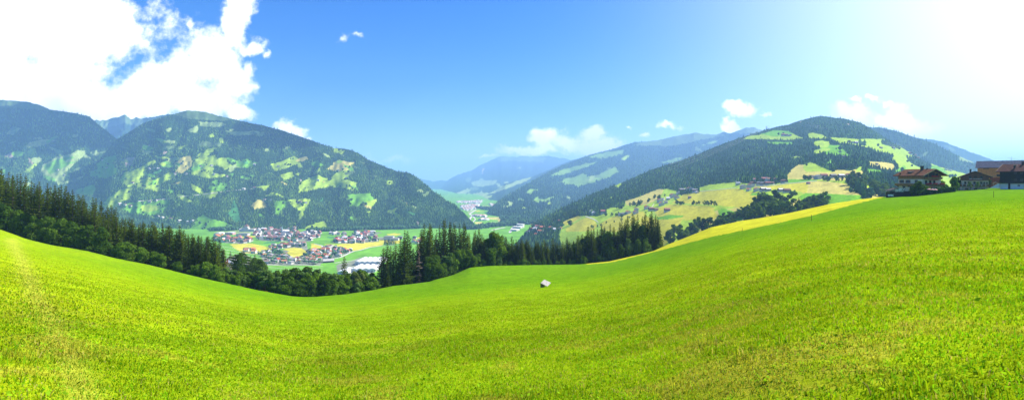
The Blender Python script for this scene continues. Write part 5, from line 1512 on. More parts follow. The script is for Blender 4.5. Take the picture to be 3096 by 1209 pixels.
def chalet_big():
    X, Y, z = ground_at(2788, 250)
    t = empty('chalet', at(2788, 588, 250), math.radians(10))
    tag(t, 'big chalet with brown tiled roof, red awnings and geranium balconies', 'house')
    w, l = 10.9, 12.6
    MB().box(0, w, 0, l, -4, 7.45).build('wall', M['plaster'], t)
    up = MB()
    up.box(-.06, w + .06, -.06, l + .06, 7.46, 9.75)
    g = [(-.06, -.06, 9.75), (w + .06, -.06, 9.75), (w / 2, -.06, 12.15), (-.06, l + .06, 9.75), (w + .06, l + .06, 9.75), (w / 2, l + .06, 12.15)]
    up.solid(g, [(0, 1, 2), (4, 3, 5), (1, 4, 5, 2), (3, 0, 2, 5)])
    up.build('timber_wall', M['larch'], t)
    rf = gable_roof(t, w, l, 9.78, 2.45, 1.9, 2.2, 1.4, 0.28, M['tiles_brown'], fascia=M['larch_pale'])
    sl = 2.45 / (w / 2)
    zc = 9.78 + 2.45 - 1.2 * sl
    MB().box(w / 2 - 1.8, w / 2 - .9, 3.2, 4.2, zc - .6, zc + 2.1).box(w / 2 - 1.95, w / 2 - .75, 3.05, 4.35, zc + 2.1, zc + 2.3).build('chimney', M['dark_stone'], rf)
    MB().box(w / 2 - .6, w / 2 - .1, 1.6, 2.1, 12.0, 13.0).build('vent_pipe', M['dark_stone'], rf)
    d = MB()
    d.solid([(1.0, 6.4, 10.2), (3.4, 6.4, 11.2), (3.4, 8.6, 11.2), (1.0, 8.6, 10.2), (1.0, 6.4, 11.15), (3.4, 6.4, 11.6), (3.4, 8.6, 11.6), (1.0, 8.6, 11.15)], [(3, 2, 1, 0), (4, 5, 6, 7), (0, 1, 5, 4), (1, 2, 6, 5), (2, 3, 7, 6), (3, 0, 4, 7)])
    d.build('dormer', M['dark_stone'], rf)
    MB().box(-.7, -.2, 10.9, 11.4, 9.4, 10.6).build('vent_pipe', M['dark_stone'], rf)
    # left side: white storeys with windows, long balcony between
    for u in (2.2, 6.6, 10.0): window(t, 'side', u, 5.55, 1.55, 1.55, 0, u > 3)
    for u in (1.8, 5.2, 8.8): window(t, 'side', u, 2.5, 1.25, 1.45, 0)
    b = MB()
    b.box(-1.35, -.003, 2.9, l + .7, 4.05, 4.2).box(-1.4, -1.3, 2.9, l + .7, 4.2, 5.25)
    b.box(-1.4, -.05, l + .7, l + .8, 4.2, 5.25)
    o = b.build('side_balcony', M['larch'], t)
    MB().box(-1.46, -1.401, 2.9, l + .7, 5.25, 5.36).build('rail', M['larch_pale'], o)
    br = MB()
    for k in range(4): br.box(-1.0, -.003, 3.5 + 3 * k, 3.7 + 3 * k, 3.6, 4.04)
    br.each('bracket', M['larch_dark'], o)
    br = MB()
    for k in range(5): br.box(-1.7, -.07, .6 + 2.9 * k, .8 + 2.9 * k, 8.75, 9.0)
    br.each('eave_bracket', M['larch_dark'], t)
    # gable: two balconies with flowers, red awnings, dark openings
    def balcony(z, x0, x1):
        b = MB()
        b.box(x0, x1, -1.5, -.07, z, z + .15).box(x0, x1, -1.55, -1.45, z + .15, z + 1.1).box(x0, x0 + .08, -1.45, -.07, z + .15, z + 1.1).box(x1 - .08, x1, -1.45, -.07, z + .15, z + 1.1)
        o = b.build('balcony', M['larch'], t)
        MB().box(x0 - .03, x1 + .03, -1.62, -1.5, z + 1.1, z + 1.2).build('rail', M['larch_dark'], o)
        return o
    b1 = balcony(3.9, .6, w + .6)
    b2 = balcony(7.4, 1.2, w - .8)
    for x0, x1 in ((.8, 3.2), (4.6, 7.4), (8.3, 10.9)): flowers(b1, x0, x1, -1.63, 5.05, 70)
    for x0, x1 in ((3.6, 5.2), (5.9, 7.4)): flowers(b2, x0, x1, -1.63, 8.6, 60)
    for x0, x1, zz, out in ((2.2, 7.6, 7.1, 1.9), (.3, 3.9, 3.75, 2.2)):
        MB().slab([(x0, -.1, zz + .5), (x1, -.1, zz + .5), (x1, -out - .6, zz - .15), (x0, -out - .6, zz - .15)], .06).build('awning', M['awning'], t)
    for u in (1.6, 4.0, 6.4): window(t, 'front', u, 5.1, 1.2, 1.75, 0)
    for u in (1.4, 4.6, 7.6): window(t, 'front', u, 1.7, 1.3, 1.8, 0)
    for u in (1.6, 7.6): window(t, 'front', u, 8.6, 1.5, 1.6, -.06)
    MB().box(3.7, 7.2, -.14, -.061, 8.3, 10.9).build('loggia_door', M['larch_dark'], t)
    po = MB()
    for x in (.7, 5.2, w + .4): po.box(x, x + .16, -1.5, -1.34, -1, 3.9)
    po.each('post', M['larch_dark'], t)
    # terrace parasols, pale pink
    for k, (px, py) in enumerate(((2808, 572.5), (2818.5, 573.5), (2828, 574))):
        q = empty('parasol', at(px, 588, 243))
        tag(q, f'round pale pink parasol, {ordinal(k + 1)} from left on the terrace behind the hedge', 'parasol', 'pale parasols behind the hedge')
        zt = (588 - py) / F * 243 + .5
        MB().tube([(0, 0, -.3), (0, 0, zt)], .05, 6).build('pole', M['larch_dark'], q)
        c = MB()
        n = 10
        v = [(0.95 * math.cos(2 * math.pi * i / n), 0.95 * math.sin(2 * math.pi * i / n), zt - .55) for i in range(n)] + [(0, 0, zt + .05), (0, 0, zt - .45)]
        c.solid(v, [(i, (i + 1) % n, n) for i in range(n)] + [((i + 1) % n, i, n + 1) for i in range(n)])
        c.build('canopy', M['parasol'], q)
    # terrace with white balustrade, dark wall and shed to its left
    A, B = Vector(at(2693, 592, 247)), Vector(at(2790, 590, 246))
    q = empty('retaining_wall', A, math.atan2(B.y - A.y, B.x - A.x))
    tag(q, 'low dark retaining wall under the big chalet', 'wall')
    L = (B - A).length
    MB().box(0, L, 0, .5, -3, 2.15).build('wall', M['dark_timber'], q)
    MB().box(-.05, L + .05, -.06, .56, 2.16, 2.28).build('coping', M['dark_stone'], q)
    q = empty('terrace_parapet', at(2707, 577.5, 246.5), .02)
    tag(q, 'white terrace parapet with cut-out pattern beside the big chalet', 'parapet')
    MB().box(0, 4.7, 0, .12, -.35, 1.45).build('panel', M['lattice_white'], q)
    MB().box(-.06, 4.76, -.05, .17, 1.451, 1.58).build('rail', M['larch_dark'], q)
    MB().box(4.8, 8.5, .02, .1, .9, 1.0).box(4.8, 8.5, .02, .1, .4, .47).build('railing', M['larch_dark'], q)
    q = empty('garden_shed', at(2683, 591, 246), .03)
    tag(q, 'small open shed with a sloping dark roof left of the chalet', 'shed')
    MB().box(1.2, 4.6, 0, 2.5, -1.5, 1.6).build('wall', M['dark_timber'], q)
    MB().slab([(.7, -.4, 2.35), (4.9, -.4, 3.6), (4.9, 3, 3.6), (.7, 3, 2.35)], -.14).build('roof', M['dark_timber'], q)
    MB().box(0.02, .1, -.1, 0, -1.5, 2.0).box(1.05, 1.13, -.1, 0, -1.5, 2.0).box(.1, 1.05, -.09, -.01, 1.9, 2.0).each('post', M['dark_timber'], q)
    MB().box(.1, 3.0, -.2, -.12, -.4, .55).build('railing', M['lattice_white'], q)

def chalet_small():
    t = empty('chalet', at(2908, 577, 262), math.radians(-38))
    tag(t, 'smaller chalet with carved gable lettering, arched windows and a wrap-around balcony', 'house')
    w, l = 10.1, 11
    MB().box(0, w, 0, l, -4, 6.0).build('wall', M['plaster'], t)
    up = MB()
    up.box(-.08, w + .08, -.5, l, 5.25, 7.3)
    up.solid([(-.08, -.5, 7.3), (w + .08, -.5, 7.3), (w / 2, -.5, 9.65), (-.08, l, 7.3), (w + .08, l, 7.3), (w / 2, l, 9.65)], [(0, 1, 2), (4, 3, 5), (1, 4, 5, 2), (3, 0, 2, 5)])
    up.build('timber_wall', M['larch_brown'], t)
    rf = gable_roof(t, w, l, 7.33, 2.4, 1.35, 1.9, 1.0, .24, M['tiles_dark'], fascia=M['larch_dark'])
    MB().box(w / 2 - 1.9, w / 2 - 1.2, 2.5, 3.2, 8.4, 10.9).box(w / 2 - 2.0, w / 2 - 1.1, 2.4, 3.3, 10.9, 11.05).build('chimney', M['dark_stone'], rf)
    b = MB()
    b.box(2.7, 7.6, -1.5, -.51, 5.35, 5.45).box(2.7, 7.6, -1.55, -1.47, 5.45, 6.5)
    o = b.build('gable_balcony', M['larch_red'], t)
    tx = bpy.data.curves.new('lettering', 'FONT')
    tx.body = 'IM GRABEN'
    tx.size = .92; tx.extrude = .02; tx.align_x = 'CENTER'
    tx.materials.append(M['paint_white'])
    tmp = link(bpy.data.objects.new('lettering', tx))
    me = bpy.data.meshes.new_from_object(tmp.evaluated_get(bpy.context.evaluated_depsgraph_get()))
    bpy.data.objects.remove(tmp)
    to = link(bpy.data.objects.new('lettering', me))
    to.parent = o
    to.location = (5.15, -1.57, 5.72); to.rotation_euler = (math.pi / 2, 0, 0)
    for u in (2.7, 6.9): window(t, 'front', u, 6.4, .95, 1.1, -.5)
    MB().box(4.6, 5.7, -.56, -.501, 5.5, 7.5).build('loggia_door', M['larch_dark'], t)
    for u in (.9, 2.2, 4.4, 6.9): window(t, 'front', u, 3.5, .85, 1.25, 0)
    for u in (8.1, 9.1): window(t, 'front', u, 3.5, .7, .75, 0, arch=True)
    for u in (1.2, 4.5, 7.4): window(t, 'front', u, .55, 1.3, .9, 0)
    for u in (2.0, 6.0): window(t, 'side', u, 3.5, .9, 1.2, 0)
    b = MB()
    b.box(-1.4, w + .2, -1.3, -.003, 2.25, 2.42).box(-1.4, -.003, 0, l - 1, 2.25, 2.42)
    o = b.build('balcony', M['larch_dark'], t)
    def panel(n0, n1, mt):
        p = MB()
        for k in range(n0, n1):
            x0 = -1.4 + k * 1.45
            p.box(x0 + .36, x0 + 1.42, -1.36, -1.301, 2.42, 3.35)
        return p.each('balustrade', mt, o)
    panel(0, 8, M['larch_brown'])
    p = MB()
    for k in range(8): p.box(-1.4 + k * 1.45, -1.4 + k * 1.45 + .33, -1.4, -1.29, 2.42, 3.5)
    for k in range(6): p.box(-1.45, -1.35, .3 + k * 1.7, .6 + k * 1.7, 2.42, 3.5)
    p.each('pillar', M['plaster'], o)
    p = MB()
    for x in (-1.3, -.65): p.box(x, x + .14, -1.25, -1.1, -3, 2.25)
    p.each('post', M['plaster'], t)

def ridge_house(t, w, l, h, rise, base_h, wall, base, roof, ovl=1.3, ove=1.2):
    """long side faces -y, ridge along x"""
    MB().box(0, w, 0, l, -4, base_h).build('base_wall', base, t)
    MB().box(-.1, w + .1, -.1, l + .1, base_h + .003, h).build('timber_wall', wall, t)
    sl = rise / (l / 2)
    r = MB()
    z = h + .02
    T = .26
    r.solid([(-ovl, -ove, z - ove * sl), (-ovl, l / 2, z + rise), (-ovl, l + ove, z - ove * sl), (-ovl, l + ove, z - ove * sl + T), (-ovl, l / 2, z + rise + T), (-ovl, -ove, z - ove * sl + T),
             (w + ovl, -ove, z - ove * sl), (w + ovl, l / 2, z + rise), (w + ovl, l + ove, z - ove * sl), (w + ovl, l + ove, z - ove * sl + T), (w + ovl, l / 2, z + rise + T), (w + ovl, -ove, z - ove * sl + T)],
            [(1, 0, 5, 4), (2, 1, 4, 3), (6, 7, 10, 11), (7, 8, 9, 10), (4, 5, 11, 10), (3, 4, 10, 9), (0, 1, 7, 6), (1, 2, 8, 7), (5, 0, 6, 11), (2, 3, 9, 8)])
    g = MB()
    g.solid([(-.1, -.1, h), (-.1, l + .1, h), (-.1, l / 2, h + rise - .05), (w + .1, -.1, h), (w + .1, l + .1, h), (w + .1, l / 2, h + rise - .05)], [(0, 2, 1), (3, 4, 5), (0, 3, 5, 2), (4, 1, 2, 5)])
    g.build('gable_wall', wall, t)
    return r.build('roof', roof, t), z, sl

def barn_and_dark_house():
    t = empty('barn', at(2956, 566, 305), math.radians(-47))
    tag(t, 'large new barn of orange timber with a dark slate roof', 'barn')
    rf, z, sl = ridge_house(t, 30, 11, 12.1, 3.2, 1.0, M['larch_orange'], M['plaster'], M['slate'], 1.0, 1.4)
    v = MB()
    for x in (2.4, 9.5, 16.5): v.box(x, x + 2.6, -.16, -.101, 10.6, 11.8)
    v.each('loft_opening', M['larch_rust'], t)
    MB().box(1.0, 1.7, -.6, -.11, 7.9, 8.6).build('lamp_box', M['dark_stone'], t)
    q = MB()
    for x in (10.2, 24): q.box(x, x + .9, 5.0, 5.4, z + 3.2, z + 3.55)
    q.box(2, 29, 5.35, 5.65, z + 3.3, z + 3.5).each('ridge_cap', M['slate'], rf)

    t = empty('timber_house', at(3024, 567, 243), math.radians(-62))
    tag(t, 'old black timber house with a white stone base and brown tiled roof', 'house')
    rf, z, sl = ridge_house(t, 26, 13, 7.95, 2.9, 2.0, M['black_timber'], M['whitewash'], M['tiles_maroon'], 1.15, 1.5)
    MB().slab([(-1.24, -1.55, z - 1.55 * sl - .02), (-1.24, 6.5, z + 2.9), (-1.24, 6.5, z + 3.22), (-1.24, -1.55, z - 1.55 * sl + .3)], .07).build('verge_board', M['larch_pale'], rf)
    zc = z + 2.0 * sl
    MB().box(4.2, 4.8, 1.7, 2.4, zc - .5, zc + 1.6).build('chimney', M['dark_stone'], rf)
    MB().box(4.1, 5.4, 1.6, 2.5, zc + 1.6, zc + 1.72).build('chimney_cowl', M['plaster'], rf)
    MB().box(5.8, 6.6, 5.6, 6.4, z + 2.2, z + 4.2).build('chimney', M['dark_stone'], rf)
    b = MB()
    b.box(-.8, 26, -1.3, -.11, 5.2, 5.35).box(-.8, 26, -1.36, -1.28, 5.35, 6.2)
    b.build('balcony', M['black_timber'], t)
    MB().box(-.5, 26, -1.25, -.11, 2.02, 2.2).build('gallery', M['black_timber'], t)
    MB().solid([(-3.6, -.9, -.3), (0, -.9, -.3), (0, -.9, 2.0), (-.4, -.9, 2.0), (-3.6, -.2, -.3), (0, -.2, -.3), (0, -.2, 2.0), (-.4, -.2, 2.0)], [(0, 1, 2, 3), (5, 4, 7, 6), (1, 5, 6, 2), (4, 0, 3, 7), (3, 2, 6, 7), (1, 0, 4, 5)]).build('stair', M['whitewash'], t)
    MB().slab([(-3.7, -.95, .5), (.2, -.95, 3.3), (.2, -.95, 3.45), (-3.7, -.95, .65)], .08).build('handrail', M['black_timber'], t)
    MB().box(2.9, 3.6, -.14, -.003, -.6, 1.95).build('door', M['black_timber'], t)
    for u in (6.2, 9.2): window(t, 'front', u, .7, .8, .6, 0)
    for u in (5.0, 7.2, 9.6): window(t, 'front', u, 3.0, .9, 1.2, -.1)
    for u in (5.0, 7.2, 9.6): window(t, 'front', u, 6.3, .8, .9, -.1)
    # roof aerial with stay wires
    x0, y0, zb = 1.9, 6.5, z + 2.9 + .26
    a = MB()
    a.tube([(x0, y0, zb - .3), (x0, y0, zb + 3.5)], [.07, .04], 6)
    a.box(x0 - .3, x0 + .3, y0 - .03, y0 + .03, zb + 2.2, zb + 2.26)
    a.build('aerial_mast', M['steel'], rf)

    # red lean-to shed and stacked timber between the houses
    t = empty('lean_to_shed', at(2993, 558, 268), math.radians(-45))
    tag(t, 'red-brown lean-to shed between the small chalet and the black house', 'shed')
    MB().box(0, 5.0, 0, 4, -2, 3.6).build('wall', M['larch_redbrown'], t)
    MB().slab([(-.5, -.6, 3.65), (5.4, -.6, 5.1), (5.4, 4.2, 5.1), (-.5, 4.2, 3.65)], .16).build('roof', M['slate_pale'], t)
    MB().box(3.6, 4.6, -.1, -.003, -.4, 2.4).build('door', M['black_timber'], t)
    t = empty('timber_stack', at(2992, 559, 262), math.radians(-42))
    tag(t, 'stack of reddish boards in front of the lean-to shed', 'timber stack')
    mb = MB()
    for k in range(5): mb.box(.05 * k, 3.4 - .12 * k, 0, .7, -.6 + .42 * k, -.6 + .42 * k + .36)
    mb.build('boards', M['larch_rust'], t)
    t = empty('swing_frame', at(3010, 560, 255), math.radians(-45))
    tag(t, 'small white hexagonal play frame beside the black house', 'play frame')
    mb = MB()
    pts = [(1.0 * math.cos(math.radians(a)), 0, .75 + .8 * math.sin(math.radians(a))) for a in (-50, 10, 90, 170, 230)]
    for i in range(4): mb.tube([pts[i], pts[i + 1]], .07, 6)
    mb.build('frame', M['paint_white'], t)

def hedge_mesh(name, A, B, wd, hA, hB, n, mat, seed):
    r = np.random.default_rng(seed)
    u = r.random(n)
    A, B = np.array(A), np.array(B)
    d = (B - A) / np.linalg.norm(B - A)
    s = np.array((-d[1], d[0], 0))
    face = r.integers(0, 3, n)
    h = (hA + (hB - hA) * u)
    off = np.where(face == 0, -wd / 2, np.where(face == 1, wd / 2, (r.random(n) - .5) * wd)) + r.normal(0, .09, n)
    zz = np.where(face == 2, h + r.normal(0, .10, n), r.random(n) * h)
    P = A + (B - A) * u[:, None] + s * off[:, None]
    P[:, 2] += zz
    a = r.standard_normal((n, 3)) * .19
    b = r.standard_normal((n, 3)) * .19
    V = np.stack([P - a, P + b, P + a, P - b], 1).reshape(-1, 3)
    return mesh_np(name, V, np.arange(4 * n).reshape(n, 4), mat)

def garden():
    A, B = ground_at(2788, 243), ground_at(2884, 247)
    o = hedge_mesh('hedge', (A[0], A[1], A[2] - .5), (B[0], B[1], B[2] - .3), 1.3, 2.6, 2.5, 9000, M['hedge'], 4)
    tag(o, 'long clipped dark hedge in front of the big chalet', 'hedge')
    def tr(px, Y, top, key, wid, label, base=None):
        X, Yy, z = ground_at(px, Y)
        if base is not None: z = (HY - base) / F * Y
        h = (HY - top) / F * Y - z
        put_tree(key, (X, Yy, z - .2), h, wid, None, label, 'tree', 'garden trees by the chalets')
    tr(2776, 243, 543, 'garden', 1.15, 'dark rounded fruit tree before the corner of the big chalet')
    tr(2764, 244, 556, 'garden', 1.1, 'lower dark shrub-like tree at the left foot of the big chalet')
    tr(2801, 244.5, 560, 'fresh', 1.3, 'light green bush between the fruit tree and the hedge')
    tr(2849, 256, 542, 'fresh', 1.25, 'bright leafy tree at the right end of the big chalet')
    tr(2862, 257, 555, 'fresh', 1.3, 'small bright bush beside the right end of the big chalet')
    tr(2887, 254, 529, 'fresh', 1.0, 'bright green round tree between the two chalets')
    tr(2882, 252, 556, 'garden', 1.3, 'dark bush under the bright round tree')
    tr(2934, 252, 545, 'thin', 1.0, 'left slender sapling in front of the small chalet')
    tr(2955, 252, 545, 'thin', 1.2, 'right slender sapling in front of the small chalet')
    tr(2991, 262, 537, 'garden', .7, 'dark shrub at the right corner of the small chalet')
    tr(2899, 266, 533, 'garden', .8, 'dark tree behind the left end of the small chalet')
    X, Y, z = ground_at(2881, 250)
    t = empty('gate_post', (X, Y, z), -.7)
    tag(t, 'white garden gate pier at the end of the hedge', 'gate pier')
    MB().box(-.5, .5, -.3, .3, -.4, 1.9).build('pier', M['plaster'], t)
    MB().box(-.6, .6, -.38, .38, 1.901, 2.05).build('cap', M['dark_stone'], t)

def meadow_things():
    # the little well house in the meadow
    px, Y = 1640, 100.0
    best = min(((abs(HY - F * float(meadow_z((px - CX) / F * q, q)) / q - 868), q) for q in np.linspace(35, 200, 400)))
    Y = best[1]
    X = (px - CX) / F * Y
    z = float(meadow_z(X, Y))
    k = Y / F                       # metres per photo pixel
    t = empty('well_house', (X, Y, z), 0)
    tag(t, 'small stone well cover with a tilted pale board roof in the open meadow', 'well cover')
    w = 12 * k
    MB().solid([(-5.5 * k, -.1, -.3), (7 * k, -.1, -.3), (7 * k, w, -.3), (-5.5 * k, w, -.3), (-5.5 * k, -.1, 12 * k), (7 * k, -.1, 5 * k), (7 * k, w, 5 * k), (-5.5 * k, w, 12 * k)],
               [(3, 2, 1, 0), (4, 5, 6, 7), (0, 1, 5, 4), (1, 2, 6, 5), (2, 3, 7, 6), (3, 0, 4, 7)]).build('stone_wall', M['concrete_green'], t)
    MB().slab([(-6.3 * k, -.3, 13.0 * k), (14 * k, -.3, 3.2 * k), (27 * k, w * 1.6, 9.2 * k), (6 * k, w * 1.6, 19 * k)], .08).build('roof', M['pale_boards'], t)
    # stakes
    for px, Y, h, lab in ((2453, 118, 1.4, 'short dark stake standing alone in the middle of the bright meadow'), (3004, 130, 1.6, 'thin stake in the meadow below the black timber house'), (2244, 170, 1.2, 'tiny dark stake near the yellow mown strip')):
        X, Yy, z = ground_at(px, Y)
        o = MB().tube([(0, 0, -.2), (.03, 0, h * .5), (.02, 0.02, h)], [.05, .05, .045], 7).build('stake', M['larch_dark'])
        o.location = (X, Yy, z)
        tag(o, lab, 'stake')
    # utility pole by the grove
    p = R1.pt(np.array([2454.0]), np.array([634.0]), -.3)[0]
    t = empty('utility_pole', tuple(p))
    tag(t, 'wooden utility pole at the edge of the dark grove', 'utility pole')
    MB().tube([(0, 0, -.5), (0, 0, 8.5)], [.16, .11], 7).build('pole', M['larch_dark'], t)
    MB().box(-.9, .9, -.06, .06, 7.6, 7.75).build('crossarm', M['larch_dark'], t)
    # lattice pylon on the hill crest
    p = R1.pt(np.array([2317.0]), np.array([397.0]), 0)[0]
    t = empty('pylon', tuple(p), .5)
    H = 17 * p[1] / F
    tag(t, 'lattice power pylon on the crest of the near hill', 'pylon')
    mb = MB()
    hw = H * .09
    for sx in (-1, 1):
        for sy in (-1, 1):
            mb.tube([(sx * hw, sy * hw, -3), (sx * hw * .35, sy * hw * .35, H * .6), (0, 0, H)], .38, 4)
    for k in range(5):
        q = k / 5 * .9; q2 = (k + 1) / 5 * .9
        a, b = hw * (1 - q), hw * (1 - q2)
        mb.tube([(-a, -a, q * H), (b, -b, q2 * H)], .2, 4).tube([(a, -a, q * H), (-b, -b, q2 * H)], .2, 4)
    mb.build('mast', M['steel'], t)
    for zz, ww in ((.66, .28), (.80, .20)):
        MB().tube([(-H * ww, 0, H * zz), (0, 0, H * zz + H * .03), (H * ww, 0, H * zz)], .35, 4).build('crossarm', M['steel'], t)
    top = Vector(p)
    def cable(P, sag, r, name, label, group, mat=None, n=24):
        P = [Vector(q) for q in P]
        pts = []
        for a, b in zip(P[:-1], P[1:]):
            for i in range(n):
                f = i / n
                q = a.lerp(b, f); q.z -= sag * 4 * f * (1 - f); pts.append(q)
        pts.append(P[-1])
        o = MB().tube(pts, r, 4).build(name, mat or M['steel'])
        tag(o, label, 'cable', group)
    for k, dz in enumerate((.66, .80, 1.0)):
        a = top + Vector((0, 0, H * dz))
        e = Vector(at(2010 + 6 * k, 520 - 11 * k, 1900))
        g2 = Vector(at(2440 + 5 * k, 370 + 5 * k, 2300))
        e2 = Vector(at(2740, 440 + 4 * k, 2350))
        cable([e, a, g2, e2], 14, .16, 'power_cable', f'thin power line over the near hill, {ordinal(3 - k)} from top', 'power lines over the near hill')
    for k in range(6):
        y0, y1 = 742 + 8.5 * k, 776 + 8 * k
        cable([at(652, y0 - 1, 300), at(975, y1 + 4, 360)], 1.2, .045, 'power_cable', f'pale power line before the village, {ordinal(k + 1)} from top', 'power lines before the village', M['cable_pale'])
    cable([at(2806, 503, 420), at(2949, 499, 300)], .8, .05, 'service_cable', 'single dark cable running to the orange barn', None)
    cable([at(3046, 476.5, 249), at(3110, 484, 235)], .3, .03, 'service_cable', 'cable leading right from the roof aerial', None)
    cable([at(3046, 483, 249), at(3020, 489, 262)], .3, .03, 'service_cable', 'short stay cable left of the roof aerial', None)
# ================================================================ materials
M = {}
def materials():
    M['meadow'] = cover('meadow_soil', 0.22, ((0.35, 0.5), (3.0, 0.6)), bump=0.6)
    M['cover_far'] = cover('far_land', 0.25, ((0.012, 0.4), (0.06, 0.5)))
    M['cover_hill'] = cover('hill_land', 0.22, ((0.02, 0.4), (0.15, 0.6)))
    M['far_trees'] = cover('far_trees', 0.2, ((0.05, 0.5),))
    M['spruce'] = leafy('spruce_needles', (0.009, 0.025, 0.004), (0.12, 0.17, 0.014), 0.28, 2.5)
    M['spruce_dry'] = leafy('dry_needles', (0.05, 0.035, 0.015), (0.13, 0.09, 0.03), 0.15, 2.5)
    M['spruce_dead'] = leafy('dead_twigs', (0.09, 0.07, 0.05), (0.2, 0.16, 0.11), 0.05, 2.5)
    M['leaf'] = leafy('broad_leaves', (0.018, 0.050, 0.007), (0.13, 0.23, 0.018), 0.28, 3.0)
    M['leaf_pale'] = leafy('pale_leaves', (0.05, 0.10, 0.025), (0.15, 0.25, 0.06), 0.3, 3.0)
    M['leaf_fresh'] = leafy('fresh_leaves', (0.05, 0.13, 0.012), (0.15, 0.32, 0.02), 0.4, 3.0)
    M['leaf_birch'] = leafy('birch_leaves', (0.08, 0.12, 0.03), (0.2, 0.26, 0.07), 0.35, 3.0)
    M['hedge'] = leafy('hedge_leaves', (0.02, 0.055, 0.012), (0.06, 0.14, 0.02), 0.2, 0.6)
    M['bark'] = plain('bark', (0.075, 0.058, 0.045), 0.95, 0.4, 6, 0.1, 0.4)
    M['bark_pale'] = plain('birch_bark', (0.45, 0.42, 0.38), 0.9, 0.4, 6, 0.1)
    M['road'] = plain('pale_asphalt', (0.46, 0.43, 0.38), 0.95, 0.1, 0.05, 0.1)
    m, nt, bs, out = new_mat('river_water')
    bs.inputs['Base Color'].default_value = (0.26, 0.42, 0.44, 1)
    bs.inputs['Roughness'].default_value = 0.25
    M['water'] = m
    M['house_white'] = plain('house_plaster', (0.52, 0.49, 0.44), 0.9, 0.06, 0.3, 0.1)
    M['house_wood'] = plain('house_timber', (0.125, 0.075, 0.05), 0.9, 0.3, 0.4, 0.1)
    for k, c in ROOFS.items(): M['roof_' + k] = plain('roof_' + k, c, 0.85, 0.22, 0.6, 0.15)
    M['roof_white'] = plain('white_sheet_roof', (0.62, 0.62, 0.60), 0.6, 0.05, 0.2, 0.3)
    M['roof_slate'] = plain('slate_roof', (0.13, 0.15, 0.19), 0.7, 0.2, 1, 0.3)
    M['roof_palegrey'] = plain('weathered_roof', (0.40, 0.37, 0.34), 0.9, 0.15, 0.4, 0.1)
    M['copper'] = plain('green_copper', (0.16, 0.36, 0.27), 0.7, 0.15, 0.4, 0.2)
    M['pink_wall'] = plain('pink_plaster', (0.55, 0.24, 0.24), 0.9, 0.1, 0.3, 0.1)
    M['orange'] = plain('orange_paint', (0.75, 0.28, 0.04), 0.5, 0.1, 0.5, 0.3)
    M['concrete'] = plain('concrete', (0.42, 0.41, 0.39), 0.9, 0.2, 1, 0.1)
    M['factory_wall'] = plain('factory_wall', (0.70, 0.70, 0.69), 0.8, 0.08, 0.3, 0.2)
    m, nt, bs, out = new_mat('dark_glass')
    bs.inputs['Base Color'].default_value = (0.02, 0.025, 0.03, 1)
    bs.inputs['Roughness'].default_value = 0.12
    M['glass_dark'] = m
    # chalets
    M['plaster'] = plain('chalet_plaster', (0.58, 0.54, 0.47), 0.9, 0.07, 0.7, 0.1, 0.1)
    M['whitewash'] = plain('whitewash', (0.80, 0.79, 0.77), 0.9, 0.08, 0.6, 0.1, 0.15)
    M['larch'] = boards('larch_boards', (0.26, 0.14, 0.045))
    M['larch_pale'] = boards('pale_larch', (0.46, 0.33, 0.18))
    M['larch_dark'] = boards('dark_larch', (0.075, 0.042, 0.024))
    M['larch_brown'] = boards('brown_larch', (0.20, 0.085, 0.038))
    M['larch_red'] = boards('red_larch', (0.20, 0.05, 0.03))
    M['larch_redbrown'] = boards('redbrown_boards', (0.20, 0.055, 0.035))
    M['larch_orange'] = boards('new_larch_boards', (0.74, 0.235, 0.065), width=.3, var=.16)
    M['larch_rust'] = boards('rusty_larch', (0.38, 0.13, 0.04))
    M['wood_mid'] = boards('box_wood', (0.16, 0.08, 0.04))
    M['frame_wood'] = plain('window_frame', (0.10, 0.055, 0.032), 0.6, 0.2, 3, 0.2)
    M['shutter'] = boards('shutter_wood', (0.13, 0.065, 0.035))
    M['black_timber'] = boards('black_timber', (0.030, 0.020, 0.016), width=.3)
    M['dark_timber'] = boards('dark_timber', (0.032, 0.026, 0.022), width=.25)
    M['dark_stone'] = plain('dark_masonry', (0.06, 0.05, 0.045), 0.9, 0.3, 2, 0.1)
    M['frame'] = M['frame_wood']
    def tiles(name, c):
        m, nt, bs, out = new_mat(name)
        tc = nt.nodes.new('ShaderNodeTexCoord')
        b = nt.nodes.new('ShaderNodeTexBrick')
        b.inputs['Color1'].default_value = (*[v * .72 for v in c], 1); b.inputs['Color2'].default_value = (*[v * 1.25 for v in c], 1)
        b.inputs['Mortar'].default_value = (*[v * .4 for v in c], 1)
        b.inputs['Scale'].default_value = 1.0; b.inputs['Brick Width'].default_value = .34; b.inputs['Row Height'].default_value = .36; b.inputs['Mortar Size'].default_value = .03
        nt.links.new(tc.outputs['Object'], b.inputs['Vector'])
        n = noise(nt, .8, 4)
        col = mixc(nt, 1.0, b.outputs['Color'], ramp(nt, n, [(.3, (.75,) * 3), (.7, (1.2,) * 3)]), 'MULTIPLY')
        nt.links.new(col, bs.inputs['Base Color'])
        bs.inputs['Roughness'].default_value = .95
        bs.inputs['Specular IOR Level'].default_value = .04
        M[name] = m
    tiles('tiles_brown', (0.15, 0.062, 0.028)); tiles('tiles_dark', (0.06, 0.035, 0.026)); tiles('tiles_maroon', (0.085, 0.036, 0.028))
    tiles('slate', (0.105, 0.11, 0.15)); tiles('slate_pale', (0.35, 0.31, 0.28))
    M['awning'] = plain('red_awning', (0.48, 0.09, 0.06), 0.8, 0.1, 1, 0.1)
    M['parasol'] = plain('pink_canvas', (0.62, 0.36, 0.34), 0.9, 0.08, 1, 0.1)
    M['geranium'] = plain('red_blossom', (0.60, 0.02, 0.03), 0.7, 0.4, 8, 0.1)
    M['paint_white'] = plain('white_paint', (0.8, 0.78, 0.74), 0.7, 0.05, 2, 0.2)
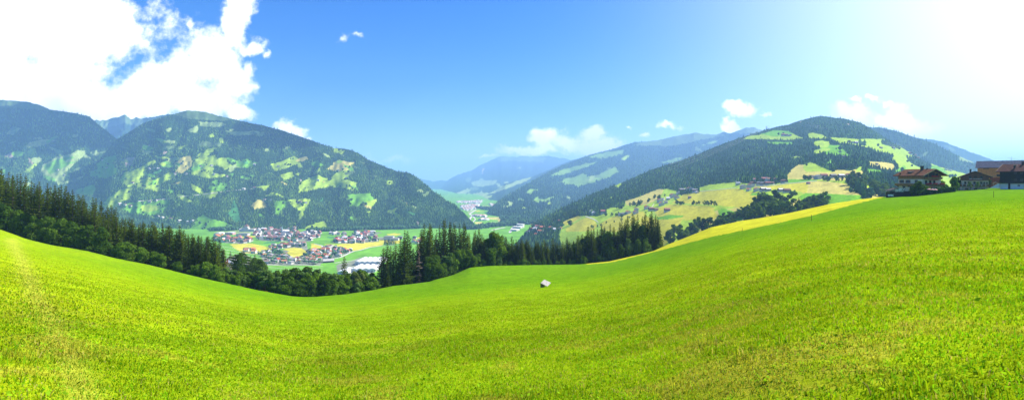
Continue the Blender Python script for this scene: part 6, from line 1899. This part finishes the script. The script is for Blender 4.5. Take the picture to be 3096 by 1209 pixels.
    M['steel'] = plain('grey_steel', (0.22, 0.23, 0.25), 0.6, 0.1, 1, 0.3)
    M['cable_pale'] = plain('bright_cable', (0.30, 0.31, 0.31), 0.4, 0.05, 1, 0.4)
    M['concrete_green'] = plain('mossy_concrete', (0.13, 0.15, 0.10), 0.95, 0.3, 2, 0.1, 0.3)
    M['pale_boards'] = boards('weathered_boards', (0.34, 0.315, 0.295), width=.22, var=.15)
    m, nt, bs, out = new_mat('cut_out_panel')
    n = noise(nt, 1.6, 2)
    nt.links.new(ramp(nt, n, [(.40, (.10, .09, .08)), (.47, (.74, .72, .67))]), bs.inputs['Base Color'])
    bs.inputs['Roughness'].default_value = .9
    M['lattice_white'] = m
    m, nt, bs, out = new_mat('grass_blades')
    nt.nodes.remove(bs)
    a = nt.nodes.new('ShaderNodeVertexColor'); a.layer_name = 'Col'
    d = nt.nodes.new('ShaderNodeBsdfDiffuse'); tr = nt.nodes.new('ShaderNodeBsdfTranslucent')
    nt.links.new(a.outputs[0], d.inputs[0])
    nt.links.new(mixc(nt, 1.0, a.outputs[0], (1.15, 1.1, .6), 'MULTIPLY'), tr.inputs[0])
    mx = nt.nodes.new('ShaderNodeMixShader'); mx.inputs[0].default_value = .42
    nt.links.new(d.outputs[0], mx.inputs[1]); nt.links.new(tr.outputs[0], mx.inputs[2]); nt.links.new(mx.outputs[0], out.inputs[0])
    M['grass'] = m
    M['shade_cloud'] = plain('shade_cloud', (0.9, 0.9, 0.9), 1.0, 0.03, 0.002, 0.0)

# ================================================================ grass
def grass():
    r = np.random.default_rng(77)
    def blades(n, r0, r1, h, w, power, name, label, bend=0.6, spread=63, dens=0.0, clump=False, lift=1.0):
        th = np.radians(r.uniform(-spread, spread, n))
        R = (r0 ** power + r.random(n) * (r1 ** power - r0 ** power)) ** (1 / power)
        X, Y = R * np.sin(th), R * np.cos(th)
        # tufty: keep more where the sward is thick
        k = fbm(X / .4, Y / .4, 91, 3) > -0.75 + 0.45 * r.random(n) - dens
        fade = np.clip((R - r0) / (.4 * r0), 0, 1) if r0 > 5 else np.ones(n)
        k &= r.random(n) < np.minimum(fade, np.clip((r1 - R) / (.4 * r1), 0, 1))
        if clump: k &= fbm(X / .9, Y / .9, 107, 3) > .22
        X, Y, R = X[k], Y[k], R[k]
        Z = meadow_z(X, Y)
        n = len(X)
        px, py = project(X, Y, Z)
        strip = inpoly(STRIP, px, py)
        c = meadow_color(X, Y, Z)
        u = r.random(n)
        c = c * (0.78 + 0.9 * u ** 1.5)[:, None] * lift
        fresh = r.random(n) < .30
        c[fresh] = c[fresh] * np.array((.62, 1.02, .9))
        dry = r.random(n) < np.clip(.07 + .12 * fbm(X / 2, Y / 2, 95, 3), 0, .3)
        c[dry] = np.array((.42, .36, .10)) * (.6 + .6 * r.random(dry.sum()))[:, None]
        hh = h * (0.45 + 1.0 * r.random(n)) * (1 + .35 * np.clip(fbm(X / 1.4, Y / 1.4, 97, 2), -.4, 1))
        ww = w * (0.6 + .8 * r.random(n))
        a = r.random(n) * 6.283
        lean = bend * r.random(n) * hh
        la = r.random(n) * 6.283
        P = np.stack([X, Y, Z - .01], -1)
        side = np.stack([np.cos(a), np.sin(a), 0 * a], -1) * ww[:, None] * .5
        L = np.stack([np.cos(la), np.sin(la), 0 * la], -1) * lean[:, None]
        up = np.zeros((n, 3)); up[:, 2] = hh
        V = np.stack([P - side, P + side, P + L * .35 + up * .6 + side * .75, P + L * .35 + up * .6 - side * .75, P + L + up * (1 - .25 * bend)], 1)
        base = (np.arange(n) * 5)[:, None]
        Fc = np.concatenate([base + np.array([[0, 1, 2]]), base + np.array([[0, 2, 3]]), base + np.array([[3, 2, 4]])])
        o = mesh_np(name, V.reshape(-1, 3), Fc, M['grass'], np.repeat(c, 5, 0))
        tag(o, label, kind='stuff')
    blades(400000, 2.6, 22, .055, .014, 1.5, 'grass', 'short meadow grass at our feet', .9, lift=1.18)
    blades(60000, 2.6, 16, .13, .014, 1.7, 'grass', 'taller tufts in the near meadow', 1.0, clump=True, lift=1.15, dens=1.0)
    blades(230000, 11, 58, .070, .030, 1.4, 'grass', 'short meadow grass further down the slope', .8, dens=.3)
    blades(180000, 34, 190, .065, .06, 1.3, 'grass', 'meadow grass towards the trees', .8, dens=2.0)
    # broad low leaves: clover, plantain, dandelion
    n = 26000
    th = np.radians(r.uniform(-63, 63, n)); R = (2.6 ** 1.6 + r.random(n) * (20 ** 1.6 - 2.6 ** 1.6)) ** (1 / 1.6)
    X, Y = R * np.sin(th), R * np.cos(th)
    k = fbm(X / .8, Y / .8, 101, 3) > .02
    X, Y = X[k], Y[k]; n = len(X)
    Z = meadow_z(X, Y) + .02 + .06 * r.random(n)
    a = r.random(n) * 6.283
    s = .012 + .018 * r.random(n) ** 2
    el = 1.0 + 1.2 * (r.random(n) < .08)
    t = np.stack([np.cos(a), np.sin(a), .5 * r.standard_normal(n)], -1) * (s * el)[:, None]
    b = np.stack([-np.sin(a), np.cos(a), .5 * r.standard_normal(n)], -1) * s[:, None] * .8
    P = np.stack([X, Y, Z], -1)
    V = np.stack([P - t, P + b, P + t, P - b], 1).reshape(-1, 3)
    c = np.array((.22, .40, .012)) * (.5 + .8 * r.random(n))[:, None]
    tag(mesh_np('clover', V, np.arange(4 * n).reshape(n, 4), M['grass'], np.repeat(c, 4, 0)), 'clover and broad herb leaves in the near sward', kind='stuff')

# ================================================================ sky, sun, air
SUN_AZ, SUN_EL = math.radians(66), math.radians(42)
EXPO = 1.12
SKY = 0.075
DU = 1.2019
CLOUDS = [  # x, y, half width, half height in photo pixels from the view axis, strength
    (110, 40, 350, 190, 1.0), (60, 250, 330, 130, 1.0), (235, 130, 175, 120, .9), (330, 60, 140, 120, .9), (300, 318, 340, 75, 1.0), (520, 262, 170, 92, 1.0), (645, 180, 115, 105, 1.0), (715, 60, 62, 95, .85),
    (690, 240, 85, 70, .9), (590, 305, 130, 52, .95), (430, 290, 160, 70, 1.0), (770, 140, 36, 24, .6), (770, 200, 26, 40, .5), (705, 334, 56, 26, .8), (880, 388, 56, 22, .8), (930, 408, 40, 14, .6), (1175, 493, 60, 13, .6), (1075, 600, 0, 0, 0),
    (1650, 412, 52, 28, .9), (1745, 424, 80, 32, .9), (1800, 398, 38, 20, .8), (1820, 432, 68, 26, .9), (1600, 460, 80, 18, .85), (1550, 458, 50, 15, .8), (1472, 476, 36, 11, .75), (1690, 450, 90, 20, .5),
    (2245, 337, 52, 23, .95), (2318, 352, 15, 9, .7), (2215, 389, 32, 15, .8), (2018, 386, 26, 14, .75), (1968, 405, 22, 13, .7), (1910, 389, 11, 6, .5), (2570, 342, 60, 26, .9), (2690, 366, 100, 36, .9), (2770, 388, 80, 32, .8), (2700, 338, 50, 34, .7),
    (2638, 292, 18, 10, .65), (2590, 302, 18, 8, .6), (2668, 310, 20, 12, .7), (1092, 108, 16, 9, .28), (1043, 132, 10, 12, .12), (559, 72, 16, 28, .4), (818, 162, 16, 18, .5), (1290, 520, 60, 8, .3)]

def sky():
    w = bpy.data.worlds.new('World')
    scene.world = w
    w.use_nodes = True
    nt = w.node_tree
    bg = nt.nodes['Background']
    st = nt.nodes.new('ShaderNodeTexSky')
    st.sky_type = 'NISHITA'
    st.sun_disc = False
    st.sun_elevation = SUN_EL
    st.sun_rotation = SUN_AZ
    st.altitude = 900
    st.air_density = 1.0
    st.dust_density = 0.6
    st.ozone_density = 2.2
    hs = nt.nodes.new('ShaderNodeHueSaturation')
    hs.inputs['Saturation'].default_value = 1.24
    hs.inputs['Value'].default_value = 1.0
    nt.links.new(mixc(nt, 1.0, st.outputs[0], (.77, .88, 1.22), 'MULTIPLY'), hs.inputs['Color'])
    tc = nt.nodes.new('ShaderNodeTexCoord')
    d = tc.outputs['Generated']
    # brightening of the air towards the sun
    dot = nt.nodes.new('ShaderNodeVectorMath'); dot.operation = 'DOT_PRODUCT'
    # (the bright air near the horizon spreads wider up and down than sideways)
    sq = nt.nodes.new('ShaderNodeVectorMath'); sq.operation = 'MULTIPLY'
    nt.links.new(d, sq.inputs[0]); sq.inputs[1].default_value = (1, 1, .28)
    nr = nt.nodes.new('ShaderNodeVectorMath'); nr.operation = 'NORMALIZE'
    nt.links.new(sq.outputs[0], nr.inputs[0])
    nt.links.new(nr.outputs[0], dot.inputs[0])
    el = math.atan(.28 * math.tan(SUN_EL))
    dot.inputs[1].default_value = (math.sin(SUN_AZ) * math.cos(el), math.cos(SUN_AZ) * math.cos(el), math.sin(el))
    g = math_(nt, 'MULTIPLY', math_(nt, 'POWER', math_(nt, 'MAXIMUM', dot.outputs['Value'], 0.0), GLOW_P), 1.15, True)
    glow = mixc(nt, g, hs.outputs[0], (13.0, 13.2, 13.6))
    sp = nt.nodes.new('ShaderNodeSeparateXYZ')
    nt.links.new(d, sp.inputs[0])
    yy = math_(nt, 'MAXIMUM', sp.outputs[1], 0.02)
    u, v = math_(nt, 'DIVIDE', sp.outputs[0], yy), math_(nt, 'DIVIDE', sp.outputs[2], yy)
    cb = nt.nodes.new('ShaderNodeCombineXYZ')
    nt.links.new(u, cb.inputs[0]); nt.links.new(v, cb.inputs[1])
    uv = cb.outputs[0]
    def ns(scale, detail, rough, off):
        t = nt.nodes.new('ShaderNodeTexNoise')
        t.inputs['Scale'].default_value = scale; t.inputs['Detail'].default_value = detail; t.inputs['Roughness'].default_value = rough
        m = nt.nodes.new('ShaderNodeVectorMath'); m.operation = 'ADD'
        nt.links.new(uv, m.inputs[0]); m.inputs[1].default_value = (off, off * .7, off * .3)
        nt.links.new(m.outputs[0], t.inputs['Vector'])
        return t
    warp = ns(11, 7, .62, 3.1)
    wv = nt.nodes.new('ShaderNodeVectorMath'); wv.operation = 'MULTIPLY_ADD'
    sub = nt.nodes.new('ShaderNodeVectorMath'); sub.operation = 'SUBTRACT'
    nt.links.new(warp.outputs['Color'], sub.inputs[0]); sub.inputs[1].default_value = (.5, .5, .5)
    nt.links.new(sub.outputs[0], wv.inputs[0]); wv.inputs[1].default_value = (.085, .085, 0); nt.links.new(uv, wv.inputs[2])
    acc = None
    for x, y, a, b, s in CLOUDS:
        if a == 0: continue
        m = nt.nodes.new('ShaderNodeVectorMath'); m.operation = 'SUBTRACT'
        nt.links.new(wv.outputs[0], m.inputs[0]); m.inputs[1].default_value = ((x - CX) / F, (HY - y) / F, 0)
        q = nt.nodes.new('ShaderNodeVectorMath'); q.operation = 'MULTIPLY'
        nt.links.new(m.outputs[0], q.inputs[0]); q.inputs[1].default_value = (F / a, F / b, 0)
        ln = nt.nodes.new('ShaderNodeVectorMath'); ln.operation = 'LENGTH'
        nt.links.new(q.outputs[0], ln.inputs[0])
        k = math_(nt, 'MULTIPLY', math_(nt, 'SUBTRACT', 1.25, ln.outputs['Value']), s)
        acc = k if acc is None else math_(nt, 'SMOOTH_MAX', acc, k)
        if acc is not k: acc.node.inputs[2].default_value = .18
    f1 = ns(17, 10, .62, 7.7)
    body = math_(nt, 'ADD', acc, math_(nt, 'MULTIPLY', math_(nt, 'SUBTRACT', f1.outputs['Fac'], .5), 2.0))
    al = nt.nodes.new('ShaderNodeMapRange'); al.interpolation_type = 'SMOOTHSTEP'
    nt.links.new(body, al.inputs[0]); al.inputs[1].default_value = .04; al.inputs[2].default_value = .70
    f2 = ns(6, 6, .55, 17.0)
    # thick parts seen from below are faintly grey-lilac
    shade = nt.nodes.new('ShaderNodeMapRange')
    nt.links.new(math_(nt, 'ADD', f2.outputs['Fac'], math_(nt, 'MULTIPLY', v, -1.1)), shade.inputs[0])
    shade.inputs[1].default_value = .26; shade.inputs[2].default_value = .52
    cc = mixc(nt, shade.outputs[0], (CLOUD, CLOUD, CLOUD), (CLOUD * .60, CLOUD * .63, CLOUD * .76))
    fin = mixc(nt, math_(nt, 'MULTIPLY', al.outputs[0], .97), glow, cc)
    nt.links.new(fin, bg.inputs['Color'])
    bg.inputs['Strength'].default_value = SKY
CLOUD = 13.0
GLOW_P = 6.5

def air_and_sun():
    L = bpy.data.lights.new('Sun', 'SUN')
    L.energy = 5.0
    L.angle = math.radians(.53)
    L.color = (1.0, .965, .90)
    o = bpy.data.objects.new('Sun', L)
    link(o)
    d = Vector((math.sin(SUN_AZ) * math.cos(SUN_EL), math.cos(SUN_AZ) * math.cos(SUN_EL), math.sin(SUN_EL)))
    o.rotation_euler = d.to_track_quat('Z', 'Y').to_euler()
    o.location = (60, 30, 120)
    m = bpy.data.materials.new('hazy_air'); m.use_nodes = True
    nt = m.node_tree
    nt.nodes.remove(nt.nodes['Principled BSDF'])
    pv = nt.nodes.new('ShaderNodeVolumePrincipled')
    pv.inputs['Color'].default_value = (*HAZE_COL, 1)
    pv.inputs['Density'].default_value = HAZE
    pv.inputs['Anisotropy'].default_value = HAZE_G
    nt.links.new(pv.outputs[0], nt.nodes['Material Output'].inputs['Volume'])
    h = MB().box(-26000, 26000, -1500, 24000, FLOOR - 14, 735).build('haze', m)
    tag(h, 'thin blue summer haze over the whole valley', kind='stuff')
    # clouds added out of view, above the left mountains, to shade the slopes
    for k, (cx, cy, cz, a, b) in enumerate(((-2010, 4720, 1950, 640, 330), (198, 4230, 1950, 480, 170))):
        r = np.random.default_rng(60 + k)
        import bmesh
        bm = bmesh.new()
        bmesh.ops.create_icosphere(bm, subdivisions=5, radius=1.0)
        for vv in bm.verts:
            p = np.array(vv.co)
            n = 1 + .35 * float(fbm(p[0] * 2.2 + k, p[1] * 2.2, 5 + k, 4)) + .2 * float(fbm(p[0] * 5, p[2] * 5 + p[1], 8, 3))
            vv.co = Vector((p[0] * a * n, p[1] * b * n, p[2] * 70 * n))
        me = bpy.data.meshes.new('shade_cloud'); bm.to_mesh(me); bm.free()
        me.materials.append(M['shade_cloud'])
        me.polygons.foreach_set('use_smooth', [True] * len(me.polygons))
        c = bpy.data.objects.new('shade_cloud', me); link(c); c.location = (cx, cy, cz)
        tag(c, ('wide flat white cloudbank out of view, added to shade the far slope', 'long white cloudbank out of view, added to shade the forested mountain')[k], 'shade_cloud', 'unseen clouds shading the mountains')
HAZE, HAZE_COL, HAZE_G = 1.02e-4, (0.32, 0.57, 1.0), 0.12

def camera():
    c = bpy.data.cameras.new('Camera')
    c.sensor_width = 36.0
    c.sensor_fit = 'HORIZONTAL'
    c.lens = 18.0                        # 90 degrees across
    c.shift_y = -(604.5 - HY) / 3096.0
    c.clip_start = .1
    c.clip_end = 60000
    o = bpy.data.objects.new('Camera', c)
    link(o)
    o.location = (0, 0, 0)
    o.rotation_euler = (math.pi / 2, 0, 0)
    scene.camera = o

def settings():
    v = scene.view_settings
    v.view_transform = 'Standard'
    v.look = 'None'
    v.exposure = EXPO
    v.gamma = 1
    scene.render.engine = 'CYCLES'
    cy = scene.cycles
    cy.max_bounces = 6; cy.diffuse_bounces = 3; cy.transmission_bounces = 4; cy.transparent_max_bounces = 8; cy.volume_bounces = 1
    cy.use_denoising = True
    cy.denoiser = 'OPENIMAGEDENOISE'
    cy.denoising_input_passes = 'RGB_ALBEDO_NORMAL'
    cy.denoising_prefilter = 'ACCURATE'
    scene.render.film_transparent = False

def main():
    camera(); settings(); materials(); sky(); air_and_sun()
    house_variants(); build_protos()
    build_land(); village(); landmarks(); hamlets()
    plant_rows(); chalet_big(); chalet_small(); barn_and_dark_house(); garden(); meadow_things()
    grass()
    bpy.context.view_layer.update()
main()
